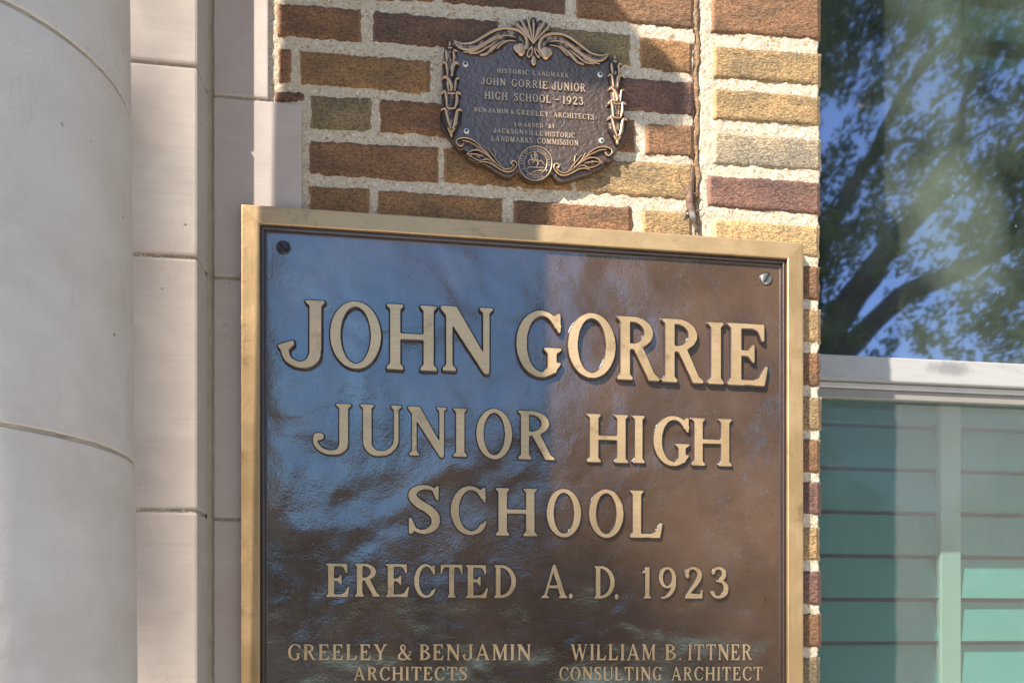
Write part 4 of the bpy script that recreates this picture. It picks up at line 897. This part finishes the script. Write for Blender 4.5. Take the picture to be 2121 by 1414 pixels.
# ------------------------------------------------------------ trees opposite the wall, mirrored in the pane and the bronze
def mirror_pt(px, py, dist, my=.252):
    """point whose reflection in the pane stands at this pixel, dist metres from the eye along the folded ray"""
    a = (px-1060.5)/F; d = Vector((math.sin(TH)+a*math.cos(TH), math.cos(TH)-a*math.sin(TH), (HOR-py)/F)); d = d/math.hypot(d.x, d.y)*dist
    return Vector((d.x, 2*my-(-D+d.y), EYE+d.z))
bark = m_plain('oak bark', (.10, .085, .07), .95, var=.4, bs=14, bd=.02)
def leaf_mat(name, a, b):
    t = NT(name); r = t.n('Attribute', attribute_name='tone').outputs['Fac']; o = t.t.nodes['Material Output']
    col = t.mix(r, a, b); t.set(Base_Color=col, Roughness=.5)
    tr = t.n('BsdfTranslucent', i_Color=t.mix(1, col, (1.4, 1.5, .7), 'MULTIPLY')); mx = t.n('MixShader', i_0=.35, i_1=t.b.outputs[0], i_2=tr.outputs[0]); t.l(mx.outputs[0], o.inputs[0]); return t.m
leafm = leaf_mat('oak leaves', (.055, .095, .025), (.17, .17, .05))
leafd = m_plain('backlit dark leaves', (.035, .045, .02), .6, var=.4, bs=3)  # leaf colour darkened to stand in for backlit shade
def leaves(name, C, size, parent, m=leafm, seed=1):
    r = np.random.default_rng(seed); n = len(C); C = np.asarray(C)
    a = r.normal(size=(n, 3)); a /= np.linalg.norm(a, axis=1)[:, None]; b = np.cross(a, r.normal(size=(n, 3))); b /= np.linalg.norm(b, axis=1)[:, None]
    s = size*r.uniform(.6, 1.25, (n, 1)); L_ = a*s; W_ = b*s*.42
    V = np.stack([C-L_, C-W_+L_*.1, C+L_, C+W_+L_*.1], 1).reshape(-1, 3); Fc = np.arange(4*n).reshape(n, 4)
    me = np_mesh(V, Fc); fattr(me, 'tone', np.repeat(r.random(n), 4)); return link(name, me, m, parent)
def limb(pts, rs, parent, name='branch'):
    V = []; Fc = []; n = 9; P_ = [Vector(p) for p in pts]; Q = [2*P_[0]-P_[1]]+P_+[2*P_[-1]-P_[-2]]; C = []; R_ = []
    for i in range(len(P_)-1):
        for k in range(6):
            t_ = k/6; a, b, c, d = Q[i:i+4]; C.append(.5*((2*b)+(c-a)*t_+(2*a-5*b+4*c-d)*t_*t_+(3*b-a-3*c+d)*t_**3)); R_.append(rs[i]*(1-t_)+rs[i+1]*t_)
    C.append(P_[-1]); R_.append(rs[-1])
    for i, c in enumerate(C):
        tg = (C[min(i+1, len(C)-1)]-C[max(i-1, 0)]).normalized(); u = tg.cross(Vector((.3, .2, 1) if abs(tg.z) < .9 else (1, 0, 0))).normalized(); v = tg.cross(u)
        for k in range(n): a = 2*PI*k/n; V.append(c+(u*math.cos(a)+v*math.sin(a))*R_[i]*(1+.1*math.sin(k*2.3+i)))
        if i:
            for k in range(n): Fc.append(((i-1)*n+k, (i-1)*n+(k+1) % n, i*n+(k+1) % n, i*n+k))
    return link(name, mesh(V, Fc, True), bark, parent)
def blob(c, r, n, rr, shell=.5):
    d = rr.normal(size=(n, 3)); d /= np.linalg.norm(d, axis=1)[:, None]; return np.array(c)+d*np.array(r)*(rr.random((n, 1))**shell)
def oak():
    d = 9.5; root = mirror_pt(1580, 1400, d); root.z = 0
    T_ = empty('oak_tree', root, label='tall live oak opposite the window whose limbs are mirrored in the upper pane', cat='tree')
    mp = lambda x, y, k=0: mirror_pt(x, y, d+k)
    limb([root, mp(1585, 1150), mp(1610, 900), mp(1680, 760)], [.42, .36, .30, .24], T_, 'trunk')
    for L_, R_ in (([(1680, 770), (1740, 660), (1800, 570), (1870, 480), (1960, 400)], [.2, .17, .15, .11, .06]), ([(1690, 780), (1760, 720), (1860, 620), (1990, 560), (2120, 500), (2300, 480)], [.15, .14, .11, .09, .06, .03]),
                   ([(1640, 860), (1690, 560), (1740, 430), (1800, 330), (1880, 180), (1990, 50), (2080, -90)], [.2, .1, .075, .06, .05, .04, .03]), ([(1870, 480), (1980, 300), (2000, 200), (2060, 60)], [.07, .05, .03, .02]),
                   ([(1800, 330), (1880, 290), (1960, 310), (2080, 250)], [.04, .03, .025, .01]), ([(1640, 860), (1560, 500), (1480, 250), (1400, 100)], [.2, .14, .1, .06])):
        limb([mp(x, y, .15*math.sin(i*1.7)) for i, (x, y) in enumerate(L_)], R_, T_)
    rr = np.random.default_rng(3); C = []
    # clumps: dense, with open sky left between them
    spec = [(1740, 120, 60), (1790, 60, 70), (1850, 120, 60), (1770, 230, 50), (1720, 330, 40), (1900, 330, 60), (1960, 290, 70), (2040, 340, 60), (1830, 400, 60), (1760, 430, 70), (1740, 520, 60), (1850, 500, 50), (2000, 400, 70), (2090, 420, 70),
            (2010, 60, 60), (2080, 40, 70), (2110, 150, 60), (2050, 190, 40), (1990, 130, 35), (1870, 20, 60), (1950, 0, 45), (1900, 700, 55), (1960, 660, 45), (2040, 690, 60), (2100, 650, 60), (1800, 720, 35), (2060, 570, 60), (2110, 330, 50), (1880, 240, 30), (1720, 20, 60), (2020, 480, 60),
            (1940, 560, 45), (2130, 560, 70), (1860, 200, 25), (1810, 300, 30), (1730, 620, 25)]
    for _ in range(150): spec.append((rr.uniform(1220, 1690), rr.uniform(-200, 1050), rr.uniform(50, 85)))
    for _ in range(80): spec.append((rr.uniform(1700, 2500), rr.uniform(-450, -60), rr.uniform(50, 90)))
    for _ in range(45): spec.append((rr.uniform(2150, 2500), rr.uniform(0, 800), rr.uniform(50, 90)))
    for x, y, s in spec:
        c = mp(x, y, rr.uniform(-.6, .8)); r0 = s/F*d*1.15
        for _ in range(15):
            c2 = np.array(c)+rr.normal(size=3)*r0*.55; C.append(blob(c2, (r0*.36,)*3, int(26*(s/60)**2), rr))
    leaves('crown', np.vstack(C), .050, T_, seed=5)['kind'] = 'stuff'
oak()
def far_tree(x, y, h, r, lab, seed, name='oak_tree'):
    rr = np.random.default_rng(seed); T_ = empty(name, (x, y, 0), label=lab, cat='tree', group='trees across the street')
    limb([(x, y, 0), (x+.1, y, h*.35), (x-.2, y+.1, h*.7)], [.3, .24, .1], T_, 'trunk'); C = []
    for _ in range(34):
        c = np.array([x, y, h*.52])+rr.normal(size=3)*np.array([r*.55, r*.5, h*.22]); C.append(blob(c, (r*.4, r*.4, r*.34), 330, rr))
    leaves('crown', np.vstack(C), .17, T_, leafd, seed)['kind'] = 'stuff'
for i, (x, y, h, r) in enumerate(((-7.5, -24, 7.5, 3), (-2.8, -26, 6.2, 2.8), (1.6, -24, 7.4, 2.9), (5.8, -25, 8.8, 3.2), (11, -26, 9.5, 3.6), (17, -25, 9, 3.6), (-14, -25, 9, 3.8), (24, -25, 9.5, 4))):
    far_tree(x, y, h*.9, r*1.15, ['low round', 'shortest', 'bushy', 'taller', 'broad', 'wide spreading', 'leftmost broad', 'rightmost broad'][i]+' oak across the street mirrored in the big plaque', 50+i)
# oak on the sunny side: its lowest spray shades the pilaster
def near_oak():
    rx, ry = -9.2, -5.6; T_ = empty('oak_tree', (rx, ry, 0), label='oak left of the entrance whose low spray dapples the pilaster', cat='tree')
    limb([(rx, ry, 0), (rx+.1, ry, 2.5), (rx+.3, ry, 5)], [.35, .3, .2], T_, 'trunk')
    rr = np.random.default_rng(77); C = []
    def wallpt(u, v, dep): u += SX*.06; v -= SZ*.06; return np.array([u-SX*dep, -dep, v+SZ*dep])
    pa, pb = at(270, 700, -.06).x, at(405, 700, -.06).x
    tip = wallpt(pa-.1, EYE+.40, 4.0); limb([(rx+.3, ry, 5), tuple((np.array([rx+.3, ry, 5])+tip)/2+[0, 0, .5]), tuple(tip)], [.12, .07, .02], T_)
    n = 0
    while n < 2600:
        u = rr.uniform(-.75, -.25); v = EYE+rr.uniform(-.30, 1.0); dep = rr.uniform(3.2, 4.6)
        lim = pe+.022; s_ = (u-pa)/(pb-pa)
        top = EYE+.76-.075*s_+.03*math.sin(v*40); bot = EYE+.03-.10*s_
        if v > top or v < bot or u > lim-.035: continue
        C.append(wallpt(u, v, dep)); n += 1
    for _ in range(1500):
        u = rr.uniform(-.75, pe+.012); v = EYE+rr.uniform(-.4, 1.15)
        if rr.random() < .5+.5*math.sin(u*13+v*5): C.append(wallpt(u, v, rr.uniform(3.2, 4.6)))
    n = 0
    while n < 4200:
        u = rr.uniform(.08, .70); v = EYE+rr.uniform(-.55, .26)
        edge = EYE+.16+.10*math.sin(u*9+.6)+.05*math.sin(u*23)
        if v > edge-rr.random()**2*.12 or u > .605-.05*rr.random(): continue
        d_ = rr.uniform(4.5, 7.0); C.append(np.array([u-SX*d_, -d_, v+SZ*d_])); n += 1
    leaves('spray', np.array(C), .022, T_, leafm, 8)['kind'] = 'stuff'
    C = []
    for _ in range(60):
        c = np.array([rx-1, ry-.5, 7])+rr.normal(size=3)*np.array([1.6, 1.2, 1.0])
        if (c[0]+SX*abs(c[1])) > -2.2: continue
        C.append(blob(c, (.7, .7, .5), 160, rr))
    leaves('crown', np.vstack(C), .07, T_, leafm, 9)['kind'] = 'stuff'
near_oak()

def unseen_hedge():  # unseen row added to darken the low reflections in the big plaque
    rr = np.random.default_rng(5); h = empty('unseen_hedge', (2, -22.5, 0), label='added dark hedge across the street below the oaks', cat='unseen_hedge')
    C = np.stack([rr.uniform(-22, 26, 30000), -22.5+rr.uniform(-.5, .5, 30000), rr.uniform(0, 2.6, 30000)], -1)
    leaves('foliage', C, .12, h, leafd, 6)['kind'] = 'stuff'
    link('stems', box(-22, 26, -22.7, -22.3, 0, 2.3), bark, h)
unseen_hedge()
